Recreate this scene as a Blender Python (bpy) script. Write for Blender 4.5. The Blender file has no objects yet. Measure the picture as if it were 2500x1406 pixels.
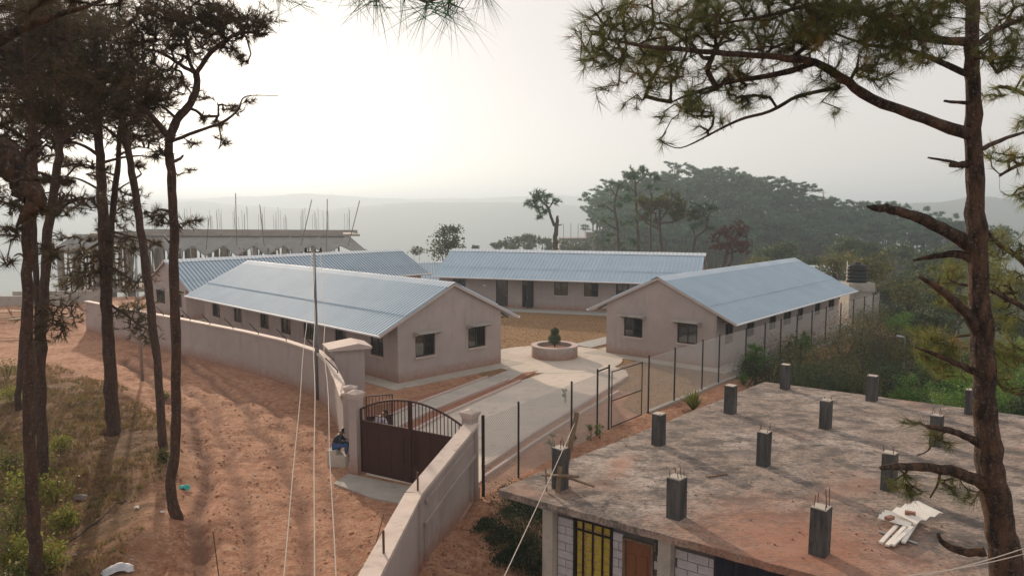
import bpy, bmesh, math, random
import numpy as np
from mathutils import Vector, Matrix, Euler

random.seed(7)
RNG = np.random.default_rng(7)
R = math.radians
SC = bpy.context.scene
COL = SC.collection

# ------------------------------------------------------------------ camera
CAM_H, FPX, PITCH = 9.0, 1811.0, 0.1042
cam = bpy.data.cameras.new('camera')
cam.sensor_width = 36
cam.lens = 36 * FPX / 2500
cam.clip_start, cam.clip_end = 0.1, 20000
camo = bpy.data.objects.new('camera', cam)
COL.objects.link(camo)
camo.location = (0, 0, CAM_H)
camo.rotation_euler = (math.pi / 2 - PITCH, 0, 0)
SC.camera = camo

# ------------------------------------------------------------------ sky, sun, exposure
SUN_EL, SUN_AZ = R(14.5), R(-24.6)          # azimuth from +Y, negative = to the left
world = bpy.data.worlds.new('World')
SC.world = world
world.use_nodes = True
wt = world.node_tree
wt.nodes.clear()
wo = wt.nodes.new('ShaderNodeOutputWorld')
bg = wt.nodes.new('ShaderNodeBackground')
sky = wt.nodes.new('ShaderNodeTexSky')
sky.sky_type = 'NISHITA'
sky.sun_disc = False
sky.sun_elevation = SUN_EL
sky.sun_rotation = SUN_AZ
sky.altitude = 1400
sky.air_density = 1.0
sky.dust_density = 4.0
sky.ozone_density = 1.0
hs = wt.nodes.new('ShaderNodeHueSaturation')
hs.inputs['Saturation'].default_value = 0.55
wt.links.new(sky.outputs[0], hs.inputs['Color'])
hzmix = wt.nodes.new('ShaderNodeMix'); hzmix.data_type = 'RGBA'
hzmix.inputs[0].default_value = 0.80                     # even veil of high haze over the clear-sky colours
hzmix.inputs[7].default_value = (6.0, 5.4, 5.0, 1)
wt.links.new(hs.outputs[0], hzmix.inputs[6])
wt.links.new(hzmix.outputs[2], bg.inputs[0])
bg.inputs[1].default_value = 0.135
wt.links.new(bg.outputs[0], wo.inputs[0])

sl = bpy.data.lights.new('sun', 'SUN')
sl.energy = 5.0
sl.angle = R(0.7)
sl.color = (1.0, 0.79, 0.60)
so = bpy.data.objects.new('sun', sl)
COL.objects.link(so)
sd = Vector((math.sin(SUN_AZ) * math.cos(SUN_EL), math.cos(SUN_AZ) * math.cos(SUN_EL), math.sin(SUN_EL)))
so.rotation_euler = (-sd).to_track_quat('-Z', 'Y').to_euler()
so.location = sd * 50

vs = SC.view_settings
vs.view_transform = 'Standard'
vs.look = 'None'
vs.exposure = 0.13
vs.gamma = 1.0
vs.use_curve_mapping = False
cy = SC.cycles
cy.use_denoising = True
cy.max_bounces = 7
cy.transparent_max_bounces = 24
cy.volume_bounces = 0
cy.diffuse_bounces = 3
cy.sample_clamp_indirect = 4

# ------------------------------------------------------------------ where a pixel of the photo meets the world
_cp, _sp = math.cos(PITCH), math.sin(PITCH)
def ray(px, py):
    u = (px - 1250) / FPX; w = -(py - 703) / FPX
    return np.array([u, _cp + w * _sp, -_sp + w * _cp])
def G(px, py, z=0.0):
    r = ray(px, py); t = (z - CAM_H) / r[2]
    return np.array([r[0] * t, r[1] * t, z])
def D(px, py, y):
    r = ray(px, py) * 1.0; t = y / r[1]
    return np.array([r[0] * t, y, CAM_H + r[2] * t])

# ------------------------------------------------------------------ object helpers
def tagp(o, label=None, cat=None, group=None, kind=None):
    if label: o['label'] = label
    if cat: o['category'] = cat
    if group: o['group'] = group
    if kind: o['kind'] = kind
    return o
def thing(name, label, cat, loc=(0, 0, 0), rz=0.0, group=None):
    o = bpy.data.objects.new(name, None)
    COL.objects.link(o)
    o.location = loc; o.rotation_euler = (0, 0, rz)
    o.empty_display_size = 0.2
    return tagp(o, label, cat, group)
def link(name, me, parent=None, loc=None):
    o = bpy.data.objects.new(name, me)
    COL.objects.link(o)
    if parent is not None: o.parent = parent
    if loc is not None: o.location = loc
    return o
def copy_tree(o, parent=None):
    c = o.copy(); COL.objects.link(c); c.parent = parent
    for ch in o.children: copy_tree(ch, c)
    return c

class MB:
    """collects shapes into one mesh"""
    def __init__(s): s.v = []; s.f = []; s.m = []; s.cur = 0
    def add(s, vs_, fs_):
        n = len(s.v); s.v += [tuple(map(float, p)) for p in vs_]
        s.f += [tuple(i + n for i in f) for f in fs_]; s.m += [s.cur] * len(fs_)
        return s
    def box(s, x0, x1, y0, y1, z0, z1, M=None):
        p = [(x, y, z) for z in (z0, z1) for y in (y0, y1) for x in (x0, x1)]
        if M is not None: p = [tuple(M @ Vector(q)) for q in p]
        return s.add(p, [(0, 2, 3, 1), (4, 5, 7, 6), (0, 1, 5, 4), (2, 6, 7, 3), (0, 4, 6, 2), (1, 3, 7, 5)])
    def prism(s, poly, z0, z1):
        n = len(poly)
        return s.add([(p[0], p[1], z0) for p in poly] + [(p[0], p[1], z1) for p in poly],
                     [tuple(range(n))[::-1], tuple(range(n, 2 * n))] + [(i, (i + 1) % n, (i + 1) % n + n, i + n) for i in range(n)])
    def bar(s, a, b, w, h=None, up=(0, 0, 1)):
        """square bar from a to b"""
        h = h or w
        a = Vector(a); b = Vector(b); d = (b - a).normalized(); up = Vector(up)
        if abs(d.dot(up)) > .98: up = Vector((1, 0, 0))
        x = d.cross(up).normalized() * w / 2; y = x.cross(d).normalized() * h / 2
        p = [q + i * x + j * y for q in (a, b) for i, j in ((-1, -1), (1, -1), (1, 1), (-1, 1))]
        return s.add(p, [(3, 2, 1, 0), (4, 5, 6, 7), (0, 1, 5, 4), (1, 2, 6, 5), (2, 3, 7, 6), (3, 0, 4, 7)])
    def tube(s, pts, rad, n=6, cap=True):
        P = [Vector(p) for p in pts]
        if not hasattr(rad, '__len__'): rad = [rad] * len(P)
        vs_ = []; prev = None
        for i, p in enumerate(P):
            d = (P[min(i + 1, len(P) - 1)] - P[max(i - 1, 0)]).normalized()
            up = prev if prev is not None else (Vector((0, 0, 1)) if abs(d.z) < .9 else Vector((1, 0, 0)))
            x = d.cross(up)
            if x.length < 1e-5: x = d.cross(Vector((.3, .8, .5)))
            x.normalize(); y = x.cross(d).normalized(); prev = y
            for k in range(n):
                a = 2 * math.pi * k / n
                vs_.append(p + (x * math.cos(a) + y * math.sin(a)) * rad[i])
        fs_ = [(i * n + k, i * n + (k + 1) % n, (i + 1) * n + (k + 1) % n, (i + 1) * n + k) for i in range(len(P) - 1) for k in range(n)]
        if cap: fs_ += [tuple(range(n))[::-1], tuple(range((len(P) - 1) * n, len(P) * n))]
        return s.add(vs_, fs_)
    def lathe(s, prof, n=24, c=(0, 0, 0)):
        vs_ = [(c[0] + r * math.cos(2 * math.pi * k / n), c[1] + r * math.sin(2 * math.pi * k / n), c[2] + z) for r, z in prof for k in range(n)]
        fs_ = [(i * n + k, i * n + (k + 1) % n, (i + 1) * n + (k + 1) % n, (i + 1) * n + k) for i in range(len(prof) - 1) for k in range(n)]
        return s.add(vs_, fs_)
    def mesh(s, name, mats, off=None, smooth=False):
        me = bpy.data.meshes.new(name)
        v = s.v if off is None else [(p[0] - off[0], p[1] - off[1], p[2] - off[2]) for p in s.v]
        me.from_pydata(v, [], s.f)
        for m in (mats if isinstance(mats, (list, tuple)) else [mats]): me.materials.append(m)
        if any(s.m): me.polygons.foreach_set('material_index', s.m)
        if smooth: me.polygons.foreach_set('use_smooth', [True] * len(s.f))
        return me
    def build(s, name, mats, parent=None, world=False, smooth=False):
        off = tuple(parent.location) if (world and parent is not None) else None
        return link(name, s.mesh(name, mats, off, smooth), parent)

def npmesh(name, V, faces, mats, tint=None, off=None, smooth=False, attrs=None):
    V = np.asarray(V, dtype=np.float32)
    if off is not None: V = V - np.asarray(off, dtype=np.float32)
    if not isinstance(faces, list): faces = [faces]
    faces = [np.asarray(f, dtype=np.int32) for f in faces if len(f)]
    me = bpy.data.meshes.new(name)
    me.vertices.add(len(V)); me.vertices.foreach_set('co', V.ravel())
    nl = sum(f.size for f in faces); npoly = sum(len(f) for f in faces)
    me.loops.add(nl); me.loops.foreach_set('vertex_index', np.concatenate([f.ravel() for f in faces]))
    me.polygons.add(npoly)
    tot = np.concatenate([np.full(len(f), f.shape[1], np.int32) for f in faces])
    st = np.concatenate([[0], np.cumsum(tot)[:-1]]).astype(np.int32)
    me.polygons.foreach_set('loop_start', st)
    for m in (mats if isinstance(mats, (list, tuple)) else [mats]): me.materials.append(m)
    if tint is not None:
        a = me.attributes.new('tint', 'FLOAT', 'POINT'); a.data.foreach_set('value', np.asarray(tint, np.float32))
    for k, val in (attrs or {}).items():
        a = me.attributes.new(k, 'FLOAT', 'POINT'); a.data.foreach_set('value', np.asarray(val, np.float32))
    me.update(calc_edges=True)
    me.polygons.foreach_set('use_smooth', [bool(smooth)] * npoly)
    return me

# ------------------------------------------------------------------ materials
def new_mat(name):
    m = bpy.data.materials.new(name); m.use_nodes = True
    nt = m.node_tree; b = nt.nodes['Principled BSDF']
    return m, nt, b
def N(nt, t, **kw):
    n = nt.nodes.new(t)
    for k, v in kw.items():
        if k in n.inputs: n.inputs[k].default_value = v
        else: setattr(n, k, v)
    return n
def mix(nt, fac, a, b, blend='MIX'):
    n = nt.nodes.new('ShaderNodeMix'); n.data_type = 'RGBA'; n.blend_type = blend
    for sock, v in ((n.inputs[0], fac), (n.inputs[6], a), (n.inputs[7], b)):
        if isinstance(v, bpy.types.NodeSocket): nt.links.new(v, sock)
        elif isinstance(v, (int, float)): sock.default_value = v
        else: sock.default_value = (*v, 1) if len(v) == 3 else v
    return n.outputs[2]
def ramp(nt, fac, p0, p1, c0=(0, 0, 0), c1=(1, 1, 1)):
    n = nt.nodes.new('ShaderNodeMapRange'); n.inputs[1].default_value = p0; n.inputs[2].default_value = p1
    nt.links.new(fac, n.inputs[0]); return n.outputs[0]
def noise_tex(nt, vec, scale, detail=5, rough=.6, stretch=None):
    if stretch:
        mp = nt.nodes.new('ShaderNodeMapping'); mp.inputs['Scale'].default_value = stretch
        nt.links.new(vec, mp.inputs[0]); vec = mp.outputs[0]
    n = nt.nodes.new('ShaderNodeTexNoise'); n.inputs['Scale'].default_value = scale
    n.inputs['Detail'].default_value = detail; n.inputs['Roughness'].default_value = rough
    nt.links.new(vec, n.inputs['Vector']); return n.outputs[0]
def pos(nt): return nt.nodes.new('ShaderNodeNewGeometry').outputs['Position']
def objc(nt): return nt.nodes.new('ShaderNodeTexCoord').outputs['Object']
def pm(name, c1, c2=None, scale=3.0, rough=.8, bump=0.0, bscale=None, metal=0.0, local=False, lo=.35, hi=.65, stretch=None, c3=None, s3=12, spec=.3, bdist=.02):
    m, nt, b = new_mat(name)
    b.inputs['Roughness'].default_value = rough; b.inputs['Metallic'].default_value = metal
    b.inputs['Specular IOR Level'].default_value = spec
    vec = objc(nt) if local else pos(nt)
    if c2 is None: b.inputs['Base Color'].default_value = (*c1, 1)
    else:
        n = noise_tex(nt, vec, scale, 6, .65, stretch)
        col = mix(nt, ramp(nt, n, lo, hi), c1, c2)
        if c3 is not None:
            n3 = noise_tex(nt, vec, s3, 5, .7)
            col = mix(nt, ramp(nt, n3, .55, .72), col, c3)
        nt.links.new(col, b.inputs['Base Color'])
    if bump:
        bn = noise_tex(nt, vec, bscale or scale * 6, 8, .7)
        bp = N(nt, 'ShaderNodeBump'); bp.inputs['Strength'].default_value = bump; bp.inputs['Distance'].default_value = bdist
        nt.links.new(bn, bp.inputs['Height']); nt.links.new(bp.outputs[0], b.inputs['Normal'])
    return m
def leaf_mat(name, c_dark, c_light, c_dry=None, trans=.35, rough=.6):
    m, nt, b = new_mat(name)
    at = N(nt, 'ShaderNodeAttribute', attribute_name='tint')
    oi = N(nt, 'ShaderNodeObjectInfo')
    f = at.outputs['Fac']
    col = mix(nt, f, c_dark, c_light)
    if c_dry is not None: col = mix(nt, ramp(nt, f, .82, .9), col, c_dry)
    hv = N(nt, 'ShaderNodeHueSaturation')
    v = N(nt, 'ShaderNodeMapRange'); v.inputs[3].default_value = .75; v.inputs[4].default_value = 1.25
    nt.links.new(oi.outputs['Random'], v.inputs[0]); nt.links.new(v.outputs[0], hv.inputs['Value']); nt.links.new(col, hv.inputs['Color'])
    b.inputs['Roughness'].default_value = rough; b.inputs['Specular IOR Level'].default_value = .25
    nt.links.new(hv.outputs[0], b.inputs['Base Color'])
    tr = N(nt, 'ShaderNodeBsdfTranslucent'); nt.links.new(hv.outputs[0], tr.inputs[0])
    mx = N(nt, 'ShaderNodeMixShader'); mx.inputs[0].default_value = trans
    nt.links.new(b.outputs[0], mx.inputs[1]); nt.links.new(tr.outputs[0], mx.inputs[2])
    nt.links.new(mx.outputs[0], nt.nodes['Material Output'].inputs[0])
    return m

def plaster_mat():
    m, nt, b = new_mat('plaster')
    v = pos(nt)
    n1 = noise_tex(nt, v, .8, 5, .6); n2 = noise_tex(nt, v, 2.2, 6, .65, (1, 1, .18)); n3 = noise_tex(nt, v, 3.5, 6, .7)
    c = mix(nt, ramp(nt, n1, .35, .65), (.425, .36, .34), (.37, .312, .295))
    c = mix(nt, ramp(nt, n2, .56, .80), c, (.29, .24, .225))
    sx = N(nt, 'ShaderNodeSeparateXYZ'); nt.links.new(v, sx.inputs[0])
    ma = N(nt, 'ShaderNodeMath', operation='MULTIPLY_ADD'); nt.links.new(n3, ma.inputs[0]); ma.inputs[1].default_value = -1.1; nt.links.new(sx.outputs['Z'], ma.inputs[2])
    c = mix(nt, ramp(nt, ma.outputs[0], .10, -.55), c, (.33, .19, .14))       # mud splashed up the foot of the walls
    nt.links.new(c, b.inputs['Base Color']); b.inputs['Roughness'].default_value = .88; b.inputs['Specular IOR Level'].default_value = .2
    bp = N(nt, 'ShaderNodeBump'); bp.inputs['Strength'].default_value = .25; bp.inputs['Distance'].default_value = .02
    nt.links.new(noise_tex(nt, v, 22, 6, .7), bp.inputs['Height']); nt.links.new(bp.outputs[0], b.inputs['Normal'])
    return m
M_plaster = plaster_mat()
M_trim = pm('trim_plaster', (.52, .43, .39), (.46, .38, .35), 2, .8, .1, 30)
M_coping = pm('coping_plaster', (.62, .53, .47), (.52, .43, .38), 1.5, .8, .15, 20, c3=(.38, .31, .27), s3=3)
M_conc = pm('concrete', (.42, .39, .35), (.33, .31, .28), 1.2, .9, .35, 12, c3=(.24, .22, .20), s3=2.2)
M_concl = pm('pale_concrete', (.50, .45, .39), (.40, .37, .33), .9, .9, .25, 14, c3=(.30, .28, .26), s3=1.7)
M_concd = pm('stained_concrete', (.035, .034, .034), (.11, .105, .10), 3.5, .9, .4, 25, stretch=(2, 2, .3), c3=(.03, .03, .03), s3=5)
M_dark = pm('dark_metal', (.018, .014, .013), rough=.55)
M_frame = pm('window_paint', (.035, .026, .022), rough=.5)
M_gate = pm('gate_paint', (.055, .022, .018), (.045, .018, .016), 6, .5, .1, 40)
M_wood = pm('weathered_timber', (.22, .15, .10), (.13, .09, .065), 5, .85, .3, 30, stretch=(3, 3, .5))
M_bamboo = pm('bamboo', (.36, .27, .17), (.28, .21, .13), 4, .6)
M_door = pm('door_wood', (.23, .095, .045), (.16, .065, .03), 5, .55, .1, 30, stretch=(4, 4, .4))
M_rust = pm('rusty_steel', (.09, .05, .035), (.14, .075, .05), 20, .8)
M_galv = pm('galvanised_steel', (.42, .42, .42), (.35, .35, .36), 8, .45, metal=.7)
M_pole = pm('pole_steel', (.16, .155, .15), (.11, .105, .10), 5, .6, metal=.3)
M_wire = pm('wire_steel', (.52, .51, .49), rough=.5, metal=.2)
M_cable = pm('pale_cable', (.52, .46, .40), rough=.6)
M_tank = pm('black_plastic', (.008, .009, .010), (.014, .016, .018), 3, .5, local=True, spec=.15)
M_white = pm('white_sheet', (.80, .78, .74), (.68, .65, .60), 3, .5, .1, 20)
M_block = pm('white_block', (.52, .50, .52), (.40, .385, .40), 5, .9, .3, 40)
M_mortar = pm('mortar', (.13, .12, .115), (.09, .085, .08), 6, .95, .4, 40)
M_yellow = pm('yellow_paint', (.50, .39, .045), (.40, .30, .04), 9, .6, c3=(.28, .21, .05), s3=5)
M_navy = pm('dark_tarpaulin', (.015, .018, .03), (.022, .026, .045), 3, .6, .3, 6)
M_brick = pm('red_brick', (.30, .16, .12), (.22, .12, .09), 15, .9, .3, 50)

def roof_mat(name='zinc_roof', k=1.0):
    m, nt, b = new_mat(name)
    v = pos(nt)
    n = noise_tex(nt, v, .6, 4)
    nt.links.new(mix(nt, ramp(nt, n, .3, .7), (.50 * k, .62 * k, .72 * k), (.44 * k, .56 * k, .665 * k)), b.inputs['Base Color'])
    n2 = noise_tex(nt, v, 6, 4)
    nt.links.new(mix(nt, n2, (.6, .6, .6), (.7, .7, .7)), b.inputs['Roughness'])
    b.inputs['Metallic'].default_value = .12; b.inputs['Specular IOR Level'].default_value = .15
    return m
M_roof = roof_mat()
M_roofd = roof_mat('shaded_zinc_roof', .50)      # darker copy: rib shade painted into pans and rib-side strips
M_ridge = pm('ridge_zinc', (.80, .83, .86), (.72, .75, .78), 1, .6, metal=.15, spec=.2)
def glass_mat():
    m, nt, b = new_mat('window_glass')
    nt.nodes.remove(b)
    g = N(nt, 'ShaderNodeBsdfGlossy'); g.inputs['Roughness'].default_value = .05; g.inputs['Color'].default_value = (.8, .85, .9, 1)
    t = N(nt, 'ShaderNodeBsdfTransparent'); t.inputs['Color'].default_value = (.42, .43, .42, 1)
    mx = N(nt, 'ShaderNodeMixShader'); mx.inputs[0].default_value = .13
    nt.links.new(t.outputs[0], mx.inputs[1]); nt.links.new(g.outputs[0], mx.inputs[2])
    nt.links.new(mx.outputs[0], nt.nodes['Material Output'].inputs[0])
    return m
M_glass = glass_mat()
# ------------------------------------------------------------------ noise for geometry
def _hash(ix, iy, s):
    h = (ix.astype(np.int64) * 374761393 + iy.astype(np.int64) * 668265263 + s * 974634777) & 0xffffffff
    h = ((h ^ (h >> 13)) * 1274126177) & 0xffffffff
    return ((h ^ (h >> 16)) & 0xffff) / 65535.0
def vnoise(x, y, s=0):
    ix = np.floor(x); iy = np.floor(y); fx = x - ix; fy = y - iy
    fx = fx * fx * (3 - 2 * fx); fy = fy * fy * (3 - 2 * fy)
    a = _hash(ix, iy, s); b = _hash(ix + 1, iy, s); c = _hash(ix, iy + 1, s); d = _hash(ix + 1, iy + 1, s)
    return (a * (1 - fx) + b * fx) * (1 - fy) + (c * (1 - fx) + d * fx) * fy - .5
def fbm(x, y, s=0, oct=4):
    r = 0; a = 1.0; f = 1.0
    for k in range(oct): r = r + a * vnoise(x * f, y * f, s + k * 17); a *= .5; f *= 2.03
    return r
def seg_dist(x, y, P, closed=False):
    P = np.asarray(P, float); n = len(P); best = np.full(x.shape, 1e9); tt = np.zeros(x.shape)
    for i in range(n if closed else n - 1):
        a = P[i]; b = P[(i + 1) % n]; d = b[:2] - a[:2]; L = max(d @ d, 1e-9)
        t = np.clip(((x - a[0]) * d[0] + (y - a[1]) * d[1]) / L, 0, 1)
        q = np.hypot(x - a[0] - t * d[0], y - a[1] - t * d[1])
        m = q < best; best = np.where(m, q, best); tt = np.where(m, i + t, tt)
    return best, tt
def inside(x, y, P):
    P = np.asarray(P, float); r = np.zeros(x.shape, bool); n = len(P)
    for i in range(n):
        x0, y0 = P[i][:2]; x1, y1 = P[(i + 1) % n][:2]
        c = ((y0 > y) != (y1 > y)) & (x < (x1 - x0) * (y - y0) / (y1 - y0 + 1e-12) + x0)
        r ^= c
    return r

# ------------------------------------------------------------------ the lie of the land
FENCE = [(-.91, 22.72), (3.98, 29.89), (10.73, 37.88), (19.18, 47.0), (28.85, 57.8)]
WALLP = [(-31.81, 55.03), (-25.66, 49.85), (-21.03, 46.22), (-15.03, 41.16), (-11.81, 38.16), (-9.36, 35.24), (-8.2, 32.9), (-7.16, 30.1), (-6.3, 27.3)]
COMP = WALLP + [(-5.3, 24.9), (-1.3, 22.6)] + FENCE + [(33, 66), (27, 90), (-10, 92), (-34, 88), (-40, 66)]
PLAT = [(-1.9, 8), (-2.0, 19), (-.6, 22.3)] + [(p[0] + .5, p[1] - .4) for p in FENCE[1:]] + [(35, 66), (29, 92), (-10, 94), (-30, 80), (-60, 74), (-60, 8)]
CREST = [(-60, 230, -40), (-18, 215, -20), (-2, 205, -7), (12, 208, -2.5), (28, 222, 1), (44, 238, 8), (60, 246, 10), (84, 240, 5), (108, 230, -3), (140, 222, -11), (190, 232, -17), (300, 270, -22), (600, 400, -40)]
ROADL = [(-8.2, 12), (-8.6, 17), (-9.3, 21), (-10.3, 24), (-13.2, 30), (-18, 36), (-26, 43), (-38, 50), (-60, 56)]
def land(x, y):
    r = np.hypot(x, y - 45)
    base = -7 - .17 * np.clip(r - 20, 0, 400) - .05 * np.clip(r - 420, 0, 1200)
    d, t = seg_dist(x, y, CREST)
    C = np.asarray(CREST); zc = np.interp(t, np.arange(len(C)), C[:, 2])
    near = (y < 240)
    hill = zc - np.where(near, .20, .5) * d - .0006 * d * d
    k = 5.0
    return np.logaddexp(base / k, hill / k) * k + 2.0 * fbm(x / 25, y / 25, 3)
RUTS = [(.22, .10, [(430, 868), (540, 945), (620, 1030), (690, 1130), (735, 1240), (765, 1420)]), (.20, .09, [(330, 862), (440, 935), (520, 1010), (560, 1110), (590, 1240), (600, 1420)]),
        (.24, .17, [(300, 880), (400, 960), (470, 1030), (505, 1110), (500, 1210), (478, 1300), (465, 1420)]), (.16, .07, [(480, 880), (610, 960), (700, 1040), (770, 1140), (830, 1260), (870, 1420)])]
def rut_depth(x, y):
    r = 0
    wx = x + .35 * fbm(x / 2.5, y / 2.5, 61, 2); wy = y + .5 * fbm(x / 2.5 + 7, y / 2.5, 62, 2)
    for w, dpt, pts in RUTS:
        d, _ = seg_dist(wx, wy, [tuple(G(*p)[:2]) for p in pts])
        r = r - dpt * np.exp(-(d / w) ** 2) + dpt * .45 * np.exp(-((d - w * 2.1) / (w * .8)) ** 2)
    return r
def height(x, y):
    ins = inside(x, y, PLAT); d, _ = seg_dist(x, y, PLAT, True)
    d = np.where(ins, 0, d)
    w = 1 - np.exp(-(d / 16) ** 1.25)
    z = land(x, y) * w
    z = np.where((y < 30) & (x < 18), np.maximum(z, -1.3), z)
    # bank with the pines on the left of the road
    P = ROADL + [(-90, 60), (-90, 6), (-8.2, 6)]
    bi = inside(x, y, P); bd, _ = seg_dist(x, y, ROADL)
    lb = np.clip(bd / 1.2, 0, 1); lb = lb * lb * (3 - 2 * lb)
    bank = np.where(bi, lb * (.38 + .25 * fbm(x / 2.2, y / 2.2, 9)) - .03 * bd, 0)
    bank = bank * np.clip((46 - y) / 12, 0, 1)
    # bumps, ruts, heaps outside the compound
    comp = inside(x, y, COMP); cd, _ = seg_dist(x, y, COMP, True)
    ap = [(-5.6, 24.6), (-1.6, 22.5), (-2.0, 21.4), (-4.3, 22.4), (-5.9, 23.7)]
    ad = np.where(inside(x, y, ap), 0, seg_dist(x, y, ap, True)[0])
    o = np.where(comp, 0, np.clip(cd / .6, 0, 1)) * np.clip(ad / .7, 0, 1)
    rough = .13 * fbm(x / 2.1, y / 1.7, 5, 3) + .055 * fbm(x / .8, y / .6, 6, 3) + .05 * fbm(x / .33, y / .33, 16, 2)
    ruts = rut_depth(x, y)
    heap = .9 * np.exp(-((x + 42) / 7) ** 2 - ((y - 60) / 3) ** 2) + .7 * np.exp(-((x + 31) / 4) ** 2 - ((y - 66) / 2.5) ** 2)
    mound = .55 * np.exp(-((x + 9.3) / 1.1) ** 2 - ((y - 19.4) / 1.6) ** 2)
    return z + bank + o * (rough + np.where(bi, 0, ruts) + heap + mound)
def hz(x, y): return float(height(np.array([float(x)]), np.array([float(y)]))[0])

def graded(lo, hi, a, b, fine, k=1.09, extra=()):
    c = list(np.arange(a, b, fine)); s = fine; x = a
    left = []
    while x > lo: s *= k; x -= s; left.append(x)
    s = fine; x = c[-1]; right = []
    while x < hi: s *= k; x += s; right.append(x)
    return np.array(left[::-1] + c + right)
gx = graded(-4200, 4200, -23, 3, .16, 1.045)
gy = graded(-60, 5000, 11, 44, .17, 1.045)
X, Y = np.meshgrid(gx, gy)
Z = height(X, Y)
ny, nx = X.shape
idx = np.arange(nx * ny).reshape(ny, nx)
F = np.stack([idx[:-1, :-1], idx[:-1, 1:], idx[1:, 1:], idx[1:, :-1]], -1).reshape(-1, 4)
bi = inside(X, Y, ROADL + [(-90, 60), (-90, 6), (-8.2, 6)])
bd, _ = seg_dist(X, Y, ROADL)
veg = np.where(bi, np.clip((bd + 1.2 * fbm(X / 1.5, Y / 1.5, 21)) / 2.0, 0, 1) * np.clip((44 - Y) / 8, 0, 1), 0)
pd, _ = seg_dist(X, Y, PLAT, True)
outp = ~inside(X, Y, PLAT)
far = np.where(outp, np.clip((pd - 2) / 6, 0, 1), 0)
far = np.where((Y < 27) & (X < 14) & (X > -2.5), 0, far)

def terrain_mat():
    m, nt, b = new_mat('earth')
    v = pos(nt)
    n1 = noise_tex(nt, v, .55, 6, .65); n2 = noise_tex(nt, v, 3.2, 6, .7); n3 = noise_tex(nt, v, 14, 4, .7)
    c = mix(nt, ramp(nt, n1, .38, .62), (.30, .135, .080), (.46, .245, .155))
    c = mix(nt, ramp(nt, n2, .42, .68), c, (.55, .34, .225))
    c = mix(nt, ramp(nt, n3, .5, .75), c, (.15, .075, .05))
    g = mix(nt, ramp(nt, n2, .35, .65), (.11, .065, .038), (.22, .135, .075))
    g = mix(nt, ramp(nt, n1, .5, .75), g, (.10, .07, .04))
    av = N(nt, 'ShaderNodeAttribute', attribute_name='veg')
    af = N(nt, 'ShaderNodeAttribute', attribute_name='far')
    ar = N(nt, 'ShaderNodeAttribute', attribute_name='rut')
    c = mix(nt, ar.outputs['Fac'], c, (.21, .115, .08))
    c = mix(nt, av.outputs['Fac'], c, g)
    fcol = mix(nt, ramp(nt, n1, .4, .6), (.05, .07, .032), (.10, .10, .05))
    c = mix(nt, af.outputs['Fac'], c, fcol)
    nt.links.new(c, b.inputs['Base Color'])
    b.inputs['Roughness'].default_value = .95; b.inputs['Specular IOR Level'].default_value = .1
    h = mix(nt, .45, n2, n3)
    bp = N(nt, 'ShaderNodeBump'); bp.inputs['Strength'].default_value = 1.0; bp.inputs['Distance'].default_value = .14
    nt.links.new(h, bp.inputs['Height']); nt.links.new(bp.outputs[0], b.inputs['Normal'])
    return m
M_earth = terrain_mat()
ter = link('ground', npmesh('ground', np.stack([X, Y, Z], -1).reshape(-1, 3), F, M_earth, smooth=True,
                            attrs={'veg': veg.ravel(), 'far': far.ravel(), 'rut': np.clip(-rut_depth(X, Y) / .12, 0, 1).ravel()}))
tagp(ter, kind='structure')

# far ridges, wooded, fading in the haze
M_ridgefar = pm('far_woodland', (.050, .065, .040), (.075, .085, .05), .02, .95)
def ridge(name, y0, prof, depth, seed, zb=-160):
    xs = np.arange(prof[0][0], prof[-1][0], 6.0)
    zc = np.interp(xs, [p[0] for p in prof], [p[1] for p in prof])
    zc = zc + 9 * fbm(xs / 260, xs * 0, seed, 4) + 3.5 * np.maximum(fbm(xs / 22, xs * 0 + 3, seed + 5, 3), -.1)
    rows = np.linspace(-1, 1, 22)
    V = []
    for r in rows:
        s = 1 - abs(r) ** 1.3
        zz = zb + (zc - zb) * s + (1 - abs(r)) * 0 + np.where(abs(r) > .05, 14 * fbm(xs / 90, xs * 0 + r * 7, seed + 9, 4) * (1 - s) ** .5, 0)
        V.append(np.stack([xs, np.full_like(xs, y0 + r * depth) + 40 * fbm(xs / 300, xs * 0, seed + 2, 2), zz], -1))
    V = np.stack(V); a, b2 = V.shape[:2]; ii = np.arange(a * b2).reshape(a, b2)
    FF = np.stack([ii[:-1, :-1], ii[:-1, 1:], ii[1:, 1:], ii[1:, :-1]], -1).reshape(-1, 4)
    o = link(name, npmesh(name, V.reshape(-1, 3), FF, M_ridgefar, smooth=True))
    tagp(o, kind='structure'); return o
def rp(y, pts): return [(D(px, py, y)[0], D(px, py, y)[2]) for px, py in pts]
ridge('hills', 2100, rp(2100, [(-1000, 520), (0, 500), (380, 492), (480, 488), (560, 494), (700, 506), (820, 504), (1000, 490), (1150, 488), (1300, 492), (1450, 505), (1700, 520), (2600, 525)]), 500, 31)
ridge('hills', 1500, rp(1500, [(1500, 560), (1800, 520), (2030, 486), (2180, 492), (2300, 484), (2360, 474), (2480, 484), (2700, 470), (3100, 480)]), 420, 47)
ridge('hills', 3100, rp(3100, [(-900, 500), (300, 488), (620, 478), (760, 474), (900, 480), (1100, 484), (1350, 476), (1700, 484), (2100, 490), (3000, 500)]), 500, 53)
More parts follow.
